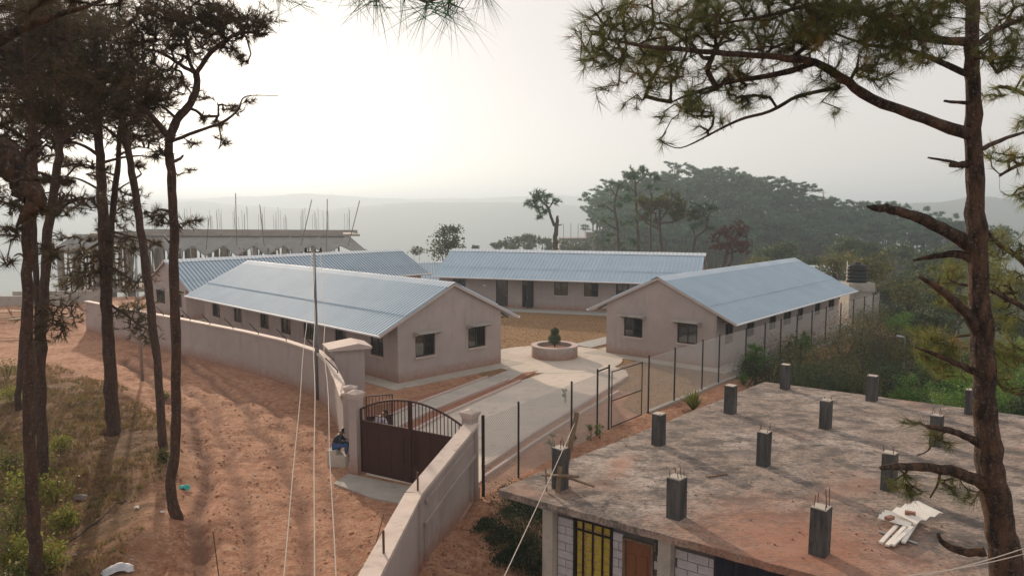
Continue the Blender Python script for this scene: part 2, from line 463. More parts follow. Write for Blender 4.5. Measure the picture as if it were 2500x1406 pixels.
# ------------------------------------------------------------------ ground surfaces in the compound
def sheet(name, pts, z, m, thick=None):
    mb = MB()
    if thick is None:
        mb.add([(p[0], p[1], z) for p in pts], [tuple(range(len(pts)))])
    else: mb.prism([(p[0], p[1]) for p in pts], z - thick, z)
    bm = bmesh.new(); me0 = mb.mesh(name, m); bm.from_mesh(me0)
    bmesh.ops.triangulate(bm, faces=bm.faces[:]); bm.to_mesh(me0); bm.free()
    o = link(name, me0); return tagp(o, kind='structure')
gp = lambda *q: [tuple(G(*p)[:2]) for p in q]
def lawn_mat():
    m, nt, b = new_mat('dry_lawn')
    v = pos(nt)
    n1 = noise_tex(nt, v, .35, 5, .6); n2 = noise_tex(nt, v, 5, 6, .75); n3 = noise_tex(nt, v, 22, 3, .7)
    c = mix(nt, ramp(nt, n1, .35, .65), (.25, .145, .075), (.33, .195, .10))
    c = mix(nt, ramp(nt, n2, .4, .7), c, (.15, .105, .055))
    c = mix(nt, ramp(nt, n3, .45, .7), c, (.38, .24, .14))
    nt.links.new(c, b.inputs['Base Color']); b.inputs['Roughness'].default_value = .95; b.inputs['Specular IOR Level'].default_value = .1
    bp = N(nt, 'ShaderNodeBump'); bp.inputs['Strength'].default_value = .9; bp.inputs['Distance'].default_value = .06
    nt.links.new(mix(nt, .5, n2, n3), bp.inputs['Height']); nt.links.new(bp.outputs[0], b.inputs['Normal'])
    return m
M_lawn = lawn_mat()
lawn = [(-3.2, 44), (-1, 38), (1.5, 38.5), (6, 36.2), (5.0, 33.5), (5.6, 32.0), (10.4, 37.7), (19, 47.1), (28.4, 57.8), (30, 72), (14, 76), (-12, 74), (-24, 64), (-9, 50)]
sheet('lawn', lawn, .004, M_lawn)
M_pave = pm('drive_concrete', (.62, .54, .46), (.50, .455, .40), .45, .9, .3, 18, c3=(.40, .34, .29), s3=1.9)
M_pave2 = pm('path_concrete', (.47, .43, .38), (.38, .36, .33), .8, .9, .2, 18, c3=(.30, .29, .27), s3=2)
M_red = pm('red_soil', (.26, .115, .07), (.34, .165, .105), 2.5, .95, .9, 9, c3=(.18, .08, .05), s3=8, bdist=.06)
# driveway from gate to the round plaza
drive = gp((1185, 1139), (1305, 1058), (1480, 953), (1520, 931), (1534, 918), (1528, 905), (1500, 896)) + [(5.4, 41.6), (1.9, 40.6), (.6, 38.8), (-3.1, 31.7), (-5.0, 27.6), (-5.0, 24.6), (-1.5, 22.7), (-.95, 24.2)]
sheet('driveway', drive, .034, M_pave, .033)
plz_c, plz_r = np.array([2.45, 44.6]), 4.25
sheet('plaza', [(plz_c[0] + plz_r * math.cos(a), plz_c[1] + plz_r * math.sin(a)) for a in np.linspace(0, 2 * math.pi, 72, endpoint=False)], .042, M_pave, .03)
foot = [(-.2, 41.2), (1.3, 40.7), (-.35, 37.6), (-3.6, 32.6), (-5.3, 28.8), (-6.0, 27.8), (-5.9, 30.2), (-4.2, 34.1), (-1.5, 38.9)]
sheet('footpath', foot, .038, M_pave2, .036)
sheet('soil_bed', [(-8.3, 34.5), (-6.7, 33.3), (-5.2, 34.6), (1.2, 42.0), (-.4, 41.4), (-1.5, 39.1), (-4.3, 34.2), (-6.0, 30.3), (-6.2, 28.2), (-6.9, 30.4), (-7.9, 33.2)], .010, M_red)
def strip(name, pts, w, z0, z1, m):
    mb = MB()
    for a, b2 in zip(pts[:-1], pts[1:]): mb.bar((a[0], a[1], (z0 + z1) / 2), (b2[0], b2[1], (z0 + z1) / 2), w, z1 - z0)
    return tagp(mb.build(name, m), kind='structure')
strip('kerb', [(-6.1, 30.2), (-4.25, 34.15), (-1.35, 39.3)], .13, -.02, .12, M_trim)
strip('kerb', [(-5.4, 28.6), (-3.7, 32.4), (-.2, 38.7)], .14, -.02, .13, M_trim)
strip('kerb', [(-4.6, 28.0), (-3.1, 31.6), (.45, 38.3)], .14, -.02, .15, M_trim)
sheet('drain_bed', [(-5.3, 28.0), (-4.7, 28.0), (-3.2, 31.7), (.35, 38.4), (1.5, 41.1), (.6, 40.4), (-.1, 38.6), (-3.6, 32.4)], .046, M_red)
rk = gp((1180, 1142), (1305, 1058), (1400, 1001), (1480, 953), (1528, 922))
strip('kerb', rk, .16, -.02, .11, M_trim)
strip('kerb', gp((1180, 1168), (1300, 1086), (1400, 1022), (1484, 972), (1511, 957)), .12, -.02, .10, M_trim)
sheet('gate_apron', [(-5.6, 24.6), (-1.6, 22.5), (-2.0, 21.4), (-4.3, 22.4), (-5.9, 23.7)], .05, M_conc, .12)

# ------------------------------------------------------------------ bungalows
BW, BH, BOE, BOG, BR = 7.39, 3.25, 1.27, .22, 1.72
def window_unit(parent, O, U, Nn, w, z0, z1, shade=False, open_=False, lights=2):
    """O: point on outer wall face at left foot of opening; U along wall; Nn outward normal"""
    U = Vector(U); Nn = Vector(Nn); O = Vector(O)
    def M(c): return O + U * c[0] + Nn * c[1] + Vector((0, 0, c[2]))
    def bx(mb, x0, x1, y0, y1, za, zb):
        p = [M((x, y, z)) for z in (za, zb) for y in (y0, y1) for x in (x0, x1)]
        mb.add(p, [(0, 2, 3, 1), (4, 5, 7, 6), (0, 1, 5, 4), (2, 6, 7, 3), (0, 4, 6, 2), (1, 3, 7, 5)])
    fr = MB(); t = .07; d0, d1 = -.12, -.05
    bx(fr, 0, t, d0, d1, z0, z1); bx(fr, w - t, w, d0, d1, z0, z1)
    bx(fr, t, w - t, d0, d1, z0, z0 + t); bx(fr, t, w - t, d0, d1, z1 - t, z1)
    win = fr.build('window', M_frame, parent)
    mu = MB(); bx(mu, w / 2 - .04, w / 2 + .04, d0 + .004, d1 - .004, z0 + t, z1 - t); mu.build('mullion', M_frame, win)
    for k in range(2):
        if open_ and k == 1: continue
        pn = MB(); a = t + k * (w / 2 - t / 2 + .01); bx(pn, a + .003, a + w / 2 - t - .045, -.095, -.085, z0 + t + .003, z1 - t - .003)
        pn.build('pane', M_glass, win)
    gr = MB()
    n = 8
    for k in range(1, n): x = w * k / n; bx(gr, x - .007, x + .007, -.15, -.136, z0 + t, z1 - t)
    for z in (z0 + (z1 - z0) * .33, z0 + (z1 - z0) * .66): bx(gr, t, w - t, -.164, -.151, z - .007, z + .007)
    gr.build('grille', M_frame, win)
    s = MB(); bx(s, -.06, w + .06, .002, .07, z0 - .10, z0 - .005); s.build('sill', M_trim, win)
    if shade:
        sh = MB()
        bx(sh, -.14, w + .22, .002, .62, z1 + .10, z1 + .17)
        for x in (-.14, w + .12):
            p = [M((x, .002, z1 - .1)), M((x, .002, z1 + .10)), M((x, .55, z1 + .10)), M((x + .1, .002, z1 - .1)), M((x + .1, .002, z1 + .10)), M((x + .1, .55, z1 + .10))]
            sh.add(p, [(0, 1, 2), (5, 4, 3), (0, 3, 4, 1), (1, 4, 5, 2), (2, 5, 3, 0)])
        sh.build('sunshade', M_conc, parent)
    return win
def door_unit(parent, O, U, Nn, w, z1, open_=False, z0=.02):
    U = Vector(U); Nn = Vector(Nn); O = Vector(O)
    def bx(mb, x0, x1, y0, y1, za, zb, A=U, B=Nn, o=O):
        p = [o + A * x + B * y + Vector((0, 0, z)) for z in (za, zb) for y in (y0, y1) for x in (x0, x1)]
        mb.add(p, [(0, 2, 3, 1), (4, 5, 7, 6), (0, 1, 5, 4), (2, 6, 7, 3), (0, 4, 6, 2), (1, 3, 7, 5)])
    fr = MB(); bx(fr, 0, .07, -.12, .01, z0, z1); bx(fr, w - .07, w, -.12, .01, z0, z1); bx(fr, .07, w - .07, -.12, .01, z1 - .07, z1)
    d = fr.build('door', M_frame, parent)
    o = O + U * .08; A, B = U, Nn; lw = w - .16
    if open_:
        o = O + U * (w - .08); A = (U * -.35 + Nn * .94).normalized(); B = Vector((0, 0, 1)).cross(A)
        lw = w - .2
    lf = MB()
    bx(lf, 0, lw, -.07, -.03, z0, z0 + 1.05, A, B, o); bx(lf, 0, .09, -.07, -.03, z0 + 1.05, z1 - .08, A, B, o)
    bx(lf, lw - .09, lw, -.07, -.03, z0 + 1.05, z1 - .08, A, B, o); bx(lf, lw / 2 - .03, lw / 2 + .03, -.07, -.03, z0 + 1.05, z1 - .08, A, B, o)
    bx(lf, .09, lw - .09, -.068, -.032, z0 + 1.7, z0 + 1.76, A, B, o)
    lf.build('door_leaf', M_frame, d)
    gl = MB(); bx(gl, .09, lw - .09, -.055, -.045, z0 + 1.05, z1 - .08, A, B, o); gl.build('pane', M_glass, d)
    hd = MB(); bx(hd, lw - .12, lw - .08, -.03, .02, z0 + .9, z0 + 1.02, A, B, o); hd.build('handle', M_galv, d)

def cells(mb, P, L, z0, z1, ops, t):
    """wall of length L from z0 to z1 with openings, P(s, depth, z) -> local point"""
    xs = sorted({0, L, *[o[0] for o in ops], *[o[1] for o in ops]}); zs = sorted({z0, z1, *[o[2] for o in ops], *[o[3] for o in ops]})
    for i in range(len(xs) - 1):
        run = None
        for j in range(len(zs) - 1):
            xm = (xs[i] + xs[i + 1]) / 2; zm = (zs[j] + zs[j + 1]) / 2
            if any(o[0] < xm < o[1] and o[2] < zm < o[3] for o in ops): continue
            p = [P(x, d, z) for z in (zs[j], zs[j + 1]) for d in (0, t) for x in (xs[i], xs[i + 1])]
            mb.add(p, [(0, 2, 3, 1), (4, 5, 7, 6), (0, 1, 5, 4), (2, 6, 7, 3), (0, 4, 6, 2), (1, 3, 7, 5)])

SHEETS = {}
def sheet_mesh(pitch, n, length):
    key = (pitch, n, round(length, 3))
    if key in SHEETS: return SHEETS[key]
    prof = []
    for k in range(n):
        x = k * pitch
        h_, a_, b_ = (.095, .12, .10) if pitch < .3 else (.085, .23, .07)
        prof += [(x, 0), (x + a_, 0), (x + a_ + .018, h_), (x + a_ + .018 + b_, h_), (x + a_ + .036 + b_, 0)]
    prof.append((n * pitch, 0))
    V = [(x, 0, z) for x, z in prof] + [(x, length, z) for x, z in prof]
    m = len(prof); F_ = [(i, i + 1, m + i + 1, m + i) for i in range(m - 1)]
    mb = MB(); mb.add(V, F_)
    mb.m = [(1 if ((i % 5 in (0, 4)) if pitch < .3 else (i % 5 in (3, 4))) else 0) for i in range(m - 1)]  # painted shade stripes: pans on the narrow pitch, rib flanks on the wide
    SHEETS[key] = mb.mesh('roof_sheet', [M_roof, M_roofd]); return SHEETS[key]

def bungalow(label, x, y, th, L, z0, s, gops, lops, Lops, pitch, nrib, base=.0, shade=True, apron=1.0, W=BW):
    """s=-1: width runs to the right of the length direction. gops: windows of the gable u=0 (v0,v1,z0,z1);
    lops: long wall v=0; Lops: long wall v=W; op tuples (a,b,z0,z1,kind)"""
    t = .2
    root = thing('bungalow', label, 'building', (x, y, z0), th)
    PL = lambda u, v, z: (u, s * v, z)
    mb = MB(); cells(mb, lambda a, d, z: PL(a, d, z), L, base - .3, BH, [o[:4] for o in lops], t); mb.build('wall', M_plaster, root)
    mb = MB(); cells(mb, lambda a, d, z: PL(a, W - d, z), L, base - .3, BH, [o[:4] for o in Lops], t); mb.build('wall', M_plaster, root)
    for side in (0, 1):
        mb = MB(); u0 = 0 if side == 0 else L
        sg = 1 if side == 0 else -1
        cells(mb, lambda a, d, z: PL(u0 + sg * d, t + a, z), W - 2 * t, base - .3, BH, [(o[0] - t, o[1] - t, o[2], o[3]) for o in (gops if side == 0 else [])], t)
        k = BH + BR * t / (W / 2)
        p = [PL(u0 + sg * d, v, z) for d in (0, t) for v, z in ((0, BH), (W, BH), (W / 2, BH + BR - .02))]
        mb.add(p, [(0, 1, 2), (5, 4, 3), (0, 3, 4, 1), (1, 4, 5, 2), (2, 5, 3, 0)])
        mb.build('wall', M_plaster, root)
    # floor and plinth
    fl = MB(); fl.box(.2, L - .2, min(s * .2, s * (W - .2)), max(s * .2, s * (W - .2)), -.3, .04); fl.build('floor', M_conc, root)
    part_ = MB()
    for u in np.arange(L / 5, L - 1, L / 5):
        part_.box(u, u + .12, min(s * .25, s * (W - .25)), max(s * .25, s * (W - .25)), .04, 2.9)
    part_.build('partition_wall', M_plaster, root)
    if apron:
        ap = MB(); a = apron
        ap.box(-a, L + a, min(-s * a, s * (W + a)), max(-s * a, s * (W + a)), -.3, .05 - z0); ap.build('apron', M_concl, root)
    # windows and doors
    V3 = lambda q: Vector(q)
    for o in gops:
        window_unit(root, PL(0, o[0], 0), V3(PL(0, 1, 0)), (-1, 0, 0), o[1] - o[0], o[2], o[3], shade, random.random() < .4)
    for ops, v, nv in ((lops, 0, -s), (Lops, W, s)):
        for o in ops:
            if len(o) > 4 and o[4] in ('door', 'open'): door_unit(root, PL(o[0], v, 0), (1, 0, 0), (0, nv, 0), o[1] - o[0], o[3], o[4] == 'open', o[2])
            else: window_unit(root, PL(o[0], v, 0), (1, 0, 0), (0, nv, 0), o[1] - o[0], o[2], o[3], False, random.random() < .35)
    # roof: two tiers of ribbed sheets a side, ridge cap in lengths, gutters, verge boards
    ang = math.atan2(BR, W / 2); lo_len, up_len = 2.0, None
    slope = (W / 2 + BOE) / math.cos(ang)
    up_len = slope - lo_len + .12
    w = pitch * nrib; n = int(math.ceil((L + 2 * BOG) / w)); w_used = (L + 2 * BOG) / n; sc = w_used / w
    zr = BH + BR + .06
    for side in (0, 1):
        for tier, (ln, st, dz) in enumerate(((up_len, 0.02, .0), (lo_len, slope - lo_len, -.035))):
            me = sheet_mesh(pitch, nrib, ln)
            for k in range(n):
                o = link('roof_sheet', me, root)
                # local: x along ridge, y down the slope
                dirv = s if side == 1 else -s          # +v or -v direction in local y
                down = Vector((0, dirv * math.cos(ang), -math.sin(ang)))
                xx = Vector((1, 0, 0)) if dirv > 0 else Vector((-1, 0, 0))
                nz = xx.cross(down).normalized()
                if nz.z < 0: nz = -nz
                uo = -BOG + (k if dirv > 0 else k + 1) * w_used
                orig = Vector((uo, s * W / 2, zr)) + down * st + nz * (dz + random.uniform(-.003, .003))
                o.matrix_local = Matrix(((xx.x * sc, down.x, nz.x, orig.x), (xx.y * sc, down.y, nz.y, orig.y), (xx.z * sc, down.z, nz.z, orig.z), (0, 0, 0, 1)))
        # gutter and fascia
        dirv = s if side == 1 else -s
        ye = s * W / 2 + dirv * (W / 2 + BOE); ze = zr - slope * math.sin(ang)
        gt = MB(); gt.tube([(-BOG - .02, ye + dirv * .05, ze - .03), (L + BOG + .02, ye + dirv * .05, ze - .03)], .065, 8); gt.build('gutter', M_ridge, root)
        for u in (-BOG + .03, L + BOG - .03):
            vb = MB()
            a = Vector((u, s * W / 2, zr - .07)); b2 = Vector((u, ye, ze - .07))
            vb.bar(a, b2, .05, .12); vb.build('verge_board', M_trim, root)
        rf = MB()
        for u in np.arange(.6, L, 2.4):
            a = Vector((u, s * W / 2 + dirv * (W / 2 - .1), BH - .0)); b2 = Vector((u, ye - dirv * .08, ze - .13))
            rf.bar(a, b2, .05, .09)
            rf.bar((u, s * W / 2 + dirv * (W / 2 + .0), BH - .62), (u, ye - dirv * .35, ze - .06), .04, .05)
        rf.build('rafter', M_wood, root)
    nc = 11; lc = (L + 2 * BOG + .1) / nc; wc = .56
    for k in range(nc):
        cap = MB(); u0 = -BOG - .05 + k * lc; u1 = u0 + lc + .06
        z1 = zr + .075 + (k % 2) * .006; cs, sn = math.cos(ang) * wc, math.sin(ang) * wc
        cap.add([(u, s * W / 2 + j * cs, z1 - abs(j) * sn) for u in (u0, u1) for j in (-1, -.06, 0, .06, 1)],
                [(i, i + 1, i + 6, i + 5) for i in range(4)])
        cap.add([(u, s * W / 2 + j * cs, z1 - abs(j) * sn - (.03 if abs(j) == 1 else 0)) for u in (u0, u1) for j in (-1.001, 1.001)] +
                [(u, s * W / 2 + j * cs, z1 - sn) for u in (u0, u1) for j in (-1.001, 1.001)], [(0, 2, 6, 4), (1, 3, 7, 5)])
        cap.build('ridge_cap', M_ridge, root)
    return root
W_ = lambda *c: [(a, b2, 1.25, 2.45) for a, b2 in c]
bA = bungalow('long taupe bungalow with ribbed metal roof nearest the gate, behind the perimeter wall', -5.912, 37.88, 2.3509, 24.4, 0, -1,
              W_((1.14, 2.46), (4.85, 6.17)), W_((1.3, 2.52), (4.9, 6.1), (8.45, 9.7), (11.28, 12.54), (14.2, 15.4), (18.15, 19.4), (21.7, 23.0)),
              W_((3, 4.2), (8, 9.2), (13, 14.2), (18, 19.2), (21.8, 23)), .28, 4)
bB = bungalow('taupe bungalow behind the chain link fence, water tank at its far end', 5.974, 46.42, .8678, 22.25, 0, -1,
              W_((1.28, 2.6), (4.94, 6.22)), W_((2, 3.2), (6, 7.2), (11, 12.2), (15, 16.2), (19, 20.2)),
              W_((1.2, 2.3), (4.3, 5.45), (7.88, 9.05), (10.4, 11.8), (13.1, 14.2), (16.7, 17.9), (19.8, 21.2)), .28, 4)
bC = bungalow('bungalow at the back of the courtyard, long side with doors facing the camera', -6.92, 70.43, -.333, 24.0, .12, 1,
              W_((1.3, 2.6), (4.9, 6.2)), W_((1.4, 2.7)) + [(5.75, 6.92, .04, 2.5, 'door'), (8.31, 9.42, .04, 2.5, 'open')] + W_((11.35, 12.64), (14.12, 15.42)) + [(17.0, 18.15, .04, 2.5, 'door')] + W_((20.5, 21.8)),
              W_((1.4, 2.7), (5.5, 6.8), (11.3, 12.6), (14.2, 15.5), (19.6, 20.9)), .36, 3)
bD = bungalow('bungalow at the left back whose ridge rises behind the nearest bungalow', -26.61, 60.12, .80, 24.5, -.24, 1,
              W_((.9, 2.3), (4.4, 6.3)), W_((2, 3.2), (6, 7.2), (11, 12.2), (16, 17.2), (21, 22.2)), W_((3, 4.2), (8, 9.2), (13, 14.2), (18, 19.2)), .36, 3)
p = D(990, 632, 97); bE = bungalow('small bungalow farthest back, roof between two longer roofs', p[0] - 8, p[1] - 2, .15, 17, p[2] - 3.0 - BR - .9, 1, [], [], [], .36, 3, apron=0)
p = D(1800, 645, 86); bF = bungalow('hidden bungalow whose pale roof strip shows above the right hand bungalow', p[0], p[1] - 5, -.1, 12, p[2] - BH - BR - .1, 1, [], [], [], .36, 3, apron=0)
# switch box and gravel strip by the back bungalow
mb = MB(); mb.box(3.9, 4.5, -1.25 - 2.2, -1.25, 0, 0)
strip('gravel_strip', [(-6.2, 68.6), (16.0, 60.9)], 1.5, -.02, .06, pm('grey_gravel', (.45, .44, .42), (.33, .33, .32), 8, .9, .8, 12))
strip('gravel_strip', [(4.6, 48.6), (7.2, 51.6)], 1.6, -.02, .05, bpy.data.materials['grey_gravel'])
mb = MB(); mb.box(4.45, 4.75, -.03, -.002, 1.85, 1.97); mb.build('switch_plate', M_white, bC)
# ------------------------------------------------------------------ perimeter wall left of the gate
def lerp(a, b, t): return tuple(a[i] + (b[i] - a[i]) * t for i in range(len(a)))
def wall_run(name, label, pts, tops, t=.24, cat='wall', panels=()):
    """pts: ground line, tops: height of the wall top at each"""
    r = thing(name, label, cat, (pts[0][0], pts[0][1], 0))
    n = len(pts)
    nr = []
    for i in range(n):
        a = pts[max(i - 1, 0)]; b2 = pts[min(i + 1, n - 1)]
        d = Vector((b2[0] - a[0], b2[1] - a[1])).normalized(); nr.append(Vector((d.y, -d.x)))
    def sect(mb, w0, w1, zlo, zhi):
        V = []
        for p, q, zt in zip(pts, nr, tops):
            for w, z in ((w0, zlo(zt)), (w1, zlo(zt)), (w1, zhi(zt)), (w0, zhi(zt))): V.append((p[0] + q.x * w, p[1] + q.y * w, z))
        F_ = [(3, 2, 1, 0), tuple(range((n - 1) * 4, n * 4))]
        for i in range(n - 1):
            for k in range(4): F_.append((i * 4 + k, i * 4 + (k + 1) % 4, (i + 1) * 4 + (k + 1) % 4, (i + 1) * 4 + k))
        mb.add(V, F_)
    mb = MB(); sect(mb, -t / 2, t / 2, lambda z: -.6, lambda z: z); mb.build('masonry', M_plaster, r, world=True)
    mb = MB(); sect(mb, -t / 2 - .06, t / 2 + .06, lambda z: z + .002, lambda z: z + .09); mb.build('coping', M_coping, r, world=True)
    return r
wl = wall_run('perimeter_wall', 'long curved taupe perimeter wall with pale coping beside the dirt road',
              WALLP + [(-6.05, 26.5)], [2.2, 2.2, 2.2, 2.2, 2.2, 2.2, 2.12, 1.95, 2.0, 2.3])
# smooth out the bend near the gate: angle iron arms for barbed wire
for (bx_, by_), (tx, ty) in zip([(398, 771), (463, 788), (511, 795), (568, 810), (630, 824), (699, 841), (771, 857), (824, 886)],
                                [(376, 752), (443, 765), (490, 773), (546, 785), (608, 799), (677, 814), (751, 832), (796, 852)]):
    g = None
    # foot on the coping line: nearest point of the wall path seen in that direction
    best = None
    for i in range(len(WALLP) - 1):
        for t in np.linspace(0, 1, 40):
            q = lerp(WALLP[i], WALLP[i + 1], t); z = 2.29
            px = 1250 + FPX * q[0] / (q[1] * _cp - (z - CAM_H) * _sp)
            if best is None or abs(px - bx_) < best[0]: best = (abs(px - bx_), q)
    q = best[1]
    mb = MB(); mb.tube([(q[0], q[1], 2.25), (q[0], q[1], 2.36), (q[0] - .52, q[1] + .1, 2.86)], .028, 5)
    mb.build('wire_arm', M_dark, wl, world=True)

def pillar(name, label, x, y, w, h, rz, base=True, group=None):
    r = thing(name, label, 'pillar', (x, y, 0), rz, group)
    mb = MB(); mb.box(-w / 2, w / 2, -w / 2, w / 2, -.3, h - .22); mb.build('shaft', M_plaster, r)
    if base:
        mb = MB(); mb.box(-w / 2 - .03, w / 2 + .03, -w / 2 - .03, w / 2 + .03, -.3, .38); mb.build('plinth', M_plaster, r)
    mb = MB()
    for k, (e, z0, z1) in enumerate(((.015, h - .22, h - .17), (.03, h - .17, h - .12), (.055, h - .12, h - .03))):
        mb.box(-w / 2 - e, w / 2 + e, -w / 2 - e, w / 2 + e, z0 + .001, z1)
    e = w / 2 + .035
    mb.add([(-e, -e, h - .03), (e, -e, h - .03), (e, e, h - .03), (-e, e, h - .03), (0, 0, h + .05)], [(3, 2, 1, 0), (0, 1, 4), (1, 2, 4), (2, 3, 4), (3, 0, 4)])
    mb.build('cap', M_trim, r); return r
GA, GB = Vector((-5.35, 24.85, 0)), Vector((-1.30, 22.45, 0))
gang = math.atan2(GB.y - GA.y, GB.x - GA.x)
pillar('gate_pillar', 'tall taupe gate pillar at the left end of the big brown gate', -5.35, 24.85, .36, 2.84, gang)
pillar('gate_pillar', 'taupe gate pillar at the right end of the gate, joined to the sloping wall', -1.30, 22.45, .37, 2.84, gang)
pillar('wicket_pillar', 'lower plastered pillar directly behind the left gate pillar', -5.58, 25.9, .31, 2.62, gang + .3)
pillar('wicket_pillar', 'pillar ending the curved perimeter wall, farthest behind the left gate pillar', -5.98, 26.9, .31, 2.55, gang + .4)

# brown double gate
gt = thing('double_gate', 'closed dark brown double gate with arched top of vertical bars', 'gate', tuple(GA), gang)
Lg = (GB - GA).length
x0, x1 = .21, Lg - .21; xm = (x0 + x1) / 2
def arch(x): return 2.26 + .56 * (1 - ((x - xm) / (x1 - x0) * 2) ** 2)
for k, (a, b2) in enumerate(((x0, xm - .015), (xm + .015, x1))):
    lf = MB(); lf.box(a + .06, b2 - .06, -.012, .012, .12, 1.86)
    leaf = lf.build('gate_leaf', M_gate, gt)
    fr = MB()
    fr.box(a, a + .06, -.03, .03, .08, arch(a + .03)); fr.box(b2 - .06, b2, -.03, .03, .08, arch(b2 - .03))
    for z in (.08, 1.84): fr.box(a + .06, b2 - .06, -.028, .028, z, z + .06)
    fr.tube([(x, 0, arch(x)) for x in np.linspace(a, b2, 14)], .035, 6)
    fr.build('leaf_frame', M_gate, leaf)
    for x in np.linspace(a + .06, b2 - .06, 15)[1:-1]:
        br = MB(); br.box(x - .011, x + .011, -.011, .011, 1.9, arch(x)); br.build('bar', M_gate, leaf)
    xh = b2 - .22 if k == 0 else a + .22
    hd = MB(); hd.tube([(xh, -.02, .75), (xh, -.09, .78), (xh, -.09, 1.5), (xh, -.02, 1.53)], .018, 6); hd.build('handle', M_dark, leaf)
    for x in np.linspace(a + .3, b2 - .3, 4):
        rb = MB(); rb.box(x - .012, x + .012, -.022, -.0125, .15, 1.83); rb.build('rib', M_gate, leaf)
mb = MB(); mb.box(xm - .05, xm + .05, -.05, -.032, .3, 2.0); mb.build('meeting_stile', M_gate, gt)
# wicket gate standing open
wk = thing('wicket_gate', 'small brown barred gate standing open behind the left pillars', 'gate', (-5.3, 26.4, 0), .35)
fr = MB()
for x in (0, .95): fr.box(x - .02, x + .02, -.02, .02, .05, 2.3)
for z in (.1, 1.5, 2.26): fr.box(.02, .93, -.018, .018, z, z + .04)
fr.build('gate_frame', M_gate, wk)
for x in np.linspace(.1, .85, 7):
    br = MB(); br.box(x - .01, x + .01, -.01, .01, 1.54, 2.26); br.build('bar', M_gate, wk)
pl_ = MB(); pl_.box(.02, .93, -.008, .008, .14, 1.5); pl_.build('panel', M_gate, wk)

# wing wall on the right of the gate, sloping down towards the viewer
WW = [(-1.28, 22.15), (-1.02, 22.3)]
w0, w1, w2 = G(1165, 1221), G(1027, 1385), (-2.75, 12.0, 0)
ww = thing('wing_wall', 'taupe wing wall stepping down from the right gate pillar towards the viewer', 'wall', (w0[0], w0[1], 0))
T = .30
def wseg(a, b2, za, zb, name, m, o0, o1, dz=0, zlo=-1.2, zlo2=None):
    d = (Vector(b2[:2]) - Vector(a[:2])).normalized(); nrm = Vector((d.y, -d.x))   # to the left of travel when going towards the viewer
    mb = MB()
    V = []
    for p, z in ((a, za), (b2, zb)):
        zl = zlo if zlo2 is None else z + zlo2
        for o, zz in ((o0, zl), (o1, zl), (o1, z + dz), (o0, z + dz)): V.append((p[0] + nrm.x * o, p[1] + nrm.y * o, zz))
    mb.add(V, [(3, 2, 1, 0), (4, 5, 6, 7), (0, 1, 5, 4), (1, 2, 6, 5), (2, 3, 7, 6), (3, 0, 4, 7)])
    return mb.build(name, m, ww, world=True)
za, zb2 = 2.38, 1.86
A1 = (w0[0], w0[1]); B1 = (w1[0], w1[1]); C1 = (w2[0], w2[1])
wseg(A1, B1, za, zb2, 'masonry', M_plaster, 0, T); wseg(B1, C1, zb2, zb2, 'masonry', M_plaster, 0, T)
wseg(A1, B1, za, zb2, 'coping', M_coping, -.07, T + .07, .10, zlo2=.003); wseg(B1, C1, zb2, zb2, 'coping', M_coping, -.07, T + .07, .10, zlo2=.003)
# raised mouldings framing the panels on the right-hand face
def onface(a, b2, t, z, off=-.045): 
    d = (Vector(b2) - Vector(a)).normalized(); n_ = Vector((d.y, -d.x)); p = lerp(a, b2, t)
    return (p[0] + n_.x * off, p[1] + n_.y * off, z)
for (t0, z0_), (t1, z1_) in (((.04, 1.55), (.95, 1.05)), ((.14, -.5), (.14, 1.5)), ((.93, -.9), (.93, 1.1)), ((.14, .2), (.93, -.45)), ((.12, 2.05), (.93, 1.62))):
    mb = MB(); mb.bar(onface(A1, B1, t0, z0_), onface(A1, B1, t1, z1_), .07, .10); mb.build('moulding', M_plaster, ww, world=True)
for t in (.03, .97):
    mb = MB(); p = onface(B1, C1, t, 0, -.02); mb.bar((p[0], p[1], -1), (p[0], p[1], zb2 - .02), .12, .12); mb.build('pilaster', M_plaster, ww, world=True)
mb = MB(); p = onface(A1, B1, .04, 0, -.03); mb.bar((p[0], p[1], -.8), (p[0], p[1], za - .1), .2, .1); mb.build('pilaster', M_plaster, ww, world=True)
for p in (lerp(A1, B1, .97), lerp(B1, C1, .55)):
    mb = MB(); mb.tube([(p[0] - .1, p[1], 1.9), (p[0] - .1, p[1], 2.45)], .028, 5); mb.build('wire_arm', M_rust, ww, world=True)

# guard booth behind the wall
gb = thing('guard_booth', 'small plastered guard booth with pale overhanging slab roof', 'booth', (-7.75, 34.35, 0), .42)
mb = MB(); mb.box(-.68, .68, -.6, .6, -.2, 2.62); mb.build('wall', M_plaster, gb)
mb = MB()
mb.add([(-1.0, -.85, 2.62), (1.0, -.85, 2.62), (1.0, .85, 2.62), (-1.0, .85, 2.62), (-1.0, -.85, 2.72), (1.0, -.85, 2.72), (1.0, .85, 2.72), (-1.0, .85, 2.72), (.35, -.85, 2.90), (.35, .85, 2.90)],
       [(3, 2, 1, 0), (0, 1, 5, 8, 4), (2, 3, 7, 9, 6), (1, 2, 6, 5), (3, 0, 4, 7), (4, 8, 9, 7), (8, 5, 6, 9)])
mb.build('roof', M_trim, gb)

# stepped block beside the gate where the man sits
st = thing('concrete_step', 'small stepped concrete block beside the left gate pillars', 'step', (-6.18, 25.75, 0), gang + .35)
mb = MB(); mb.box(-.34, .34, -.26, .26, -.2, .36); mb.build('lower_step', M_concl, st)
mb = MB(); mb.box(-.34, -.02, -.25, .25, .361, .54); mb.build('upper_step', M_concl, st)

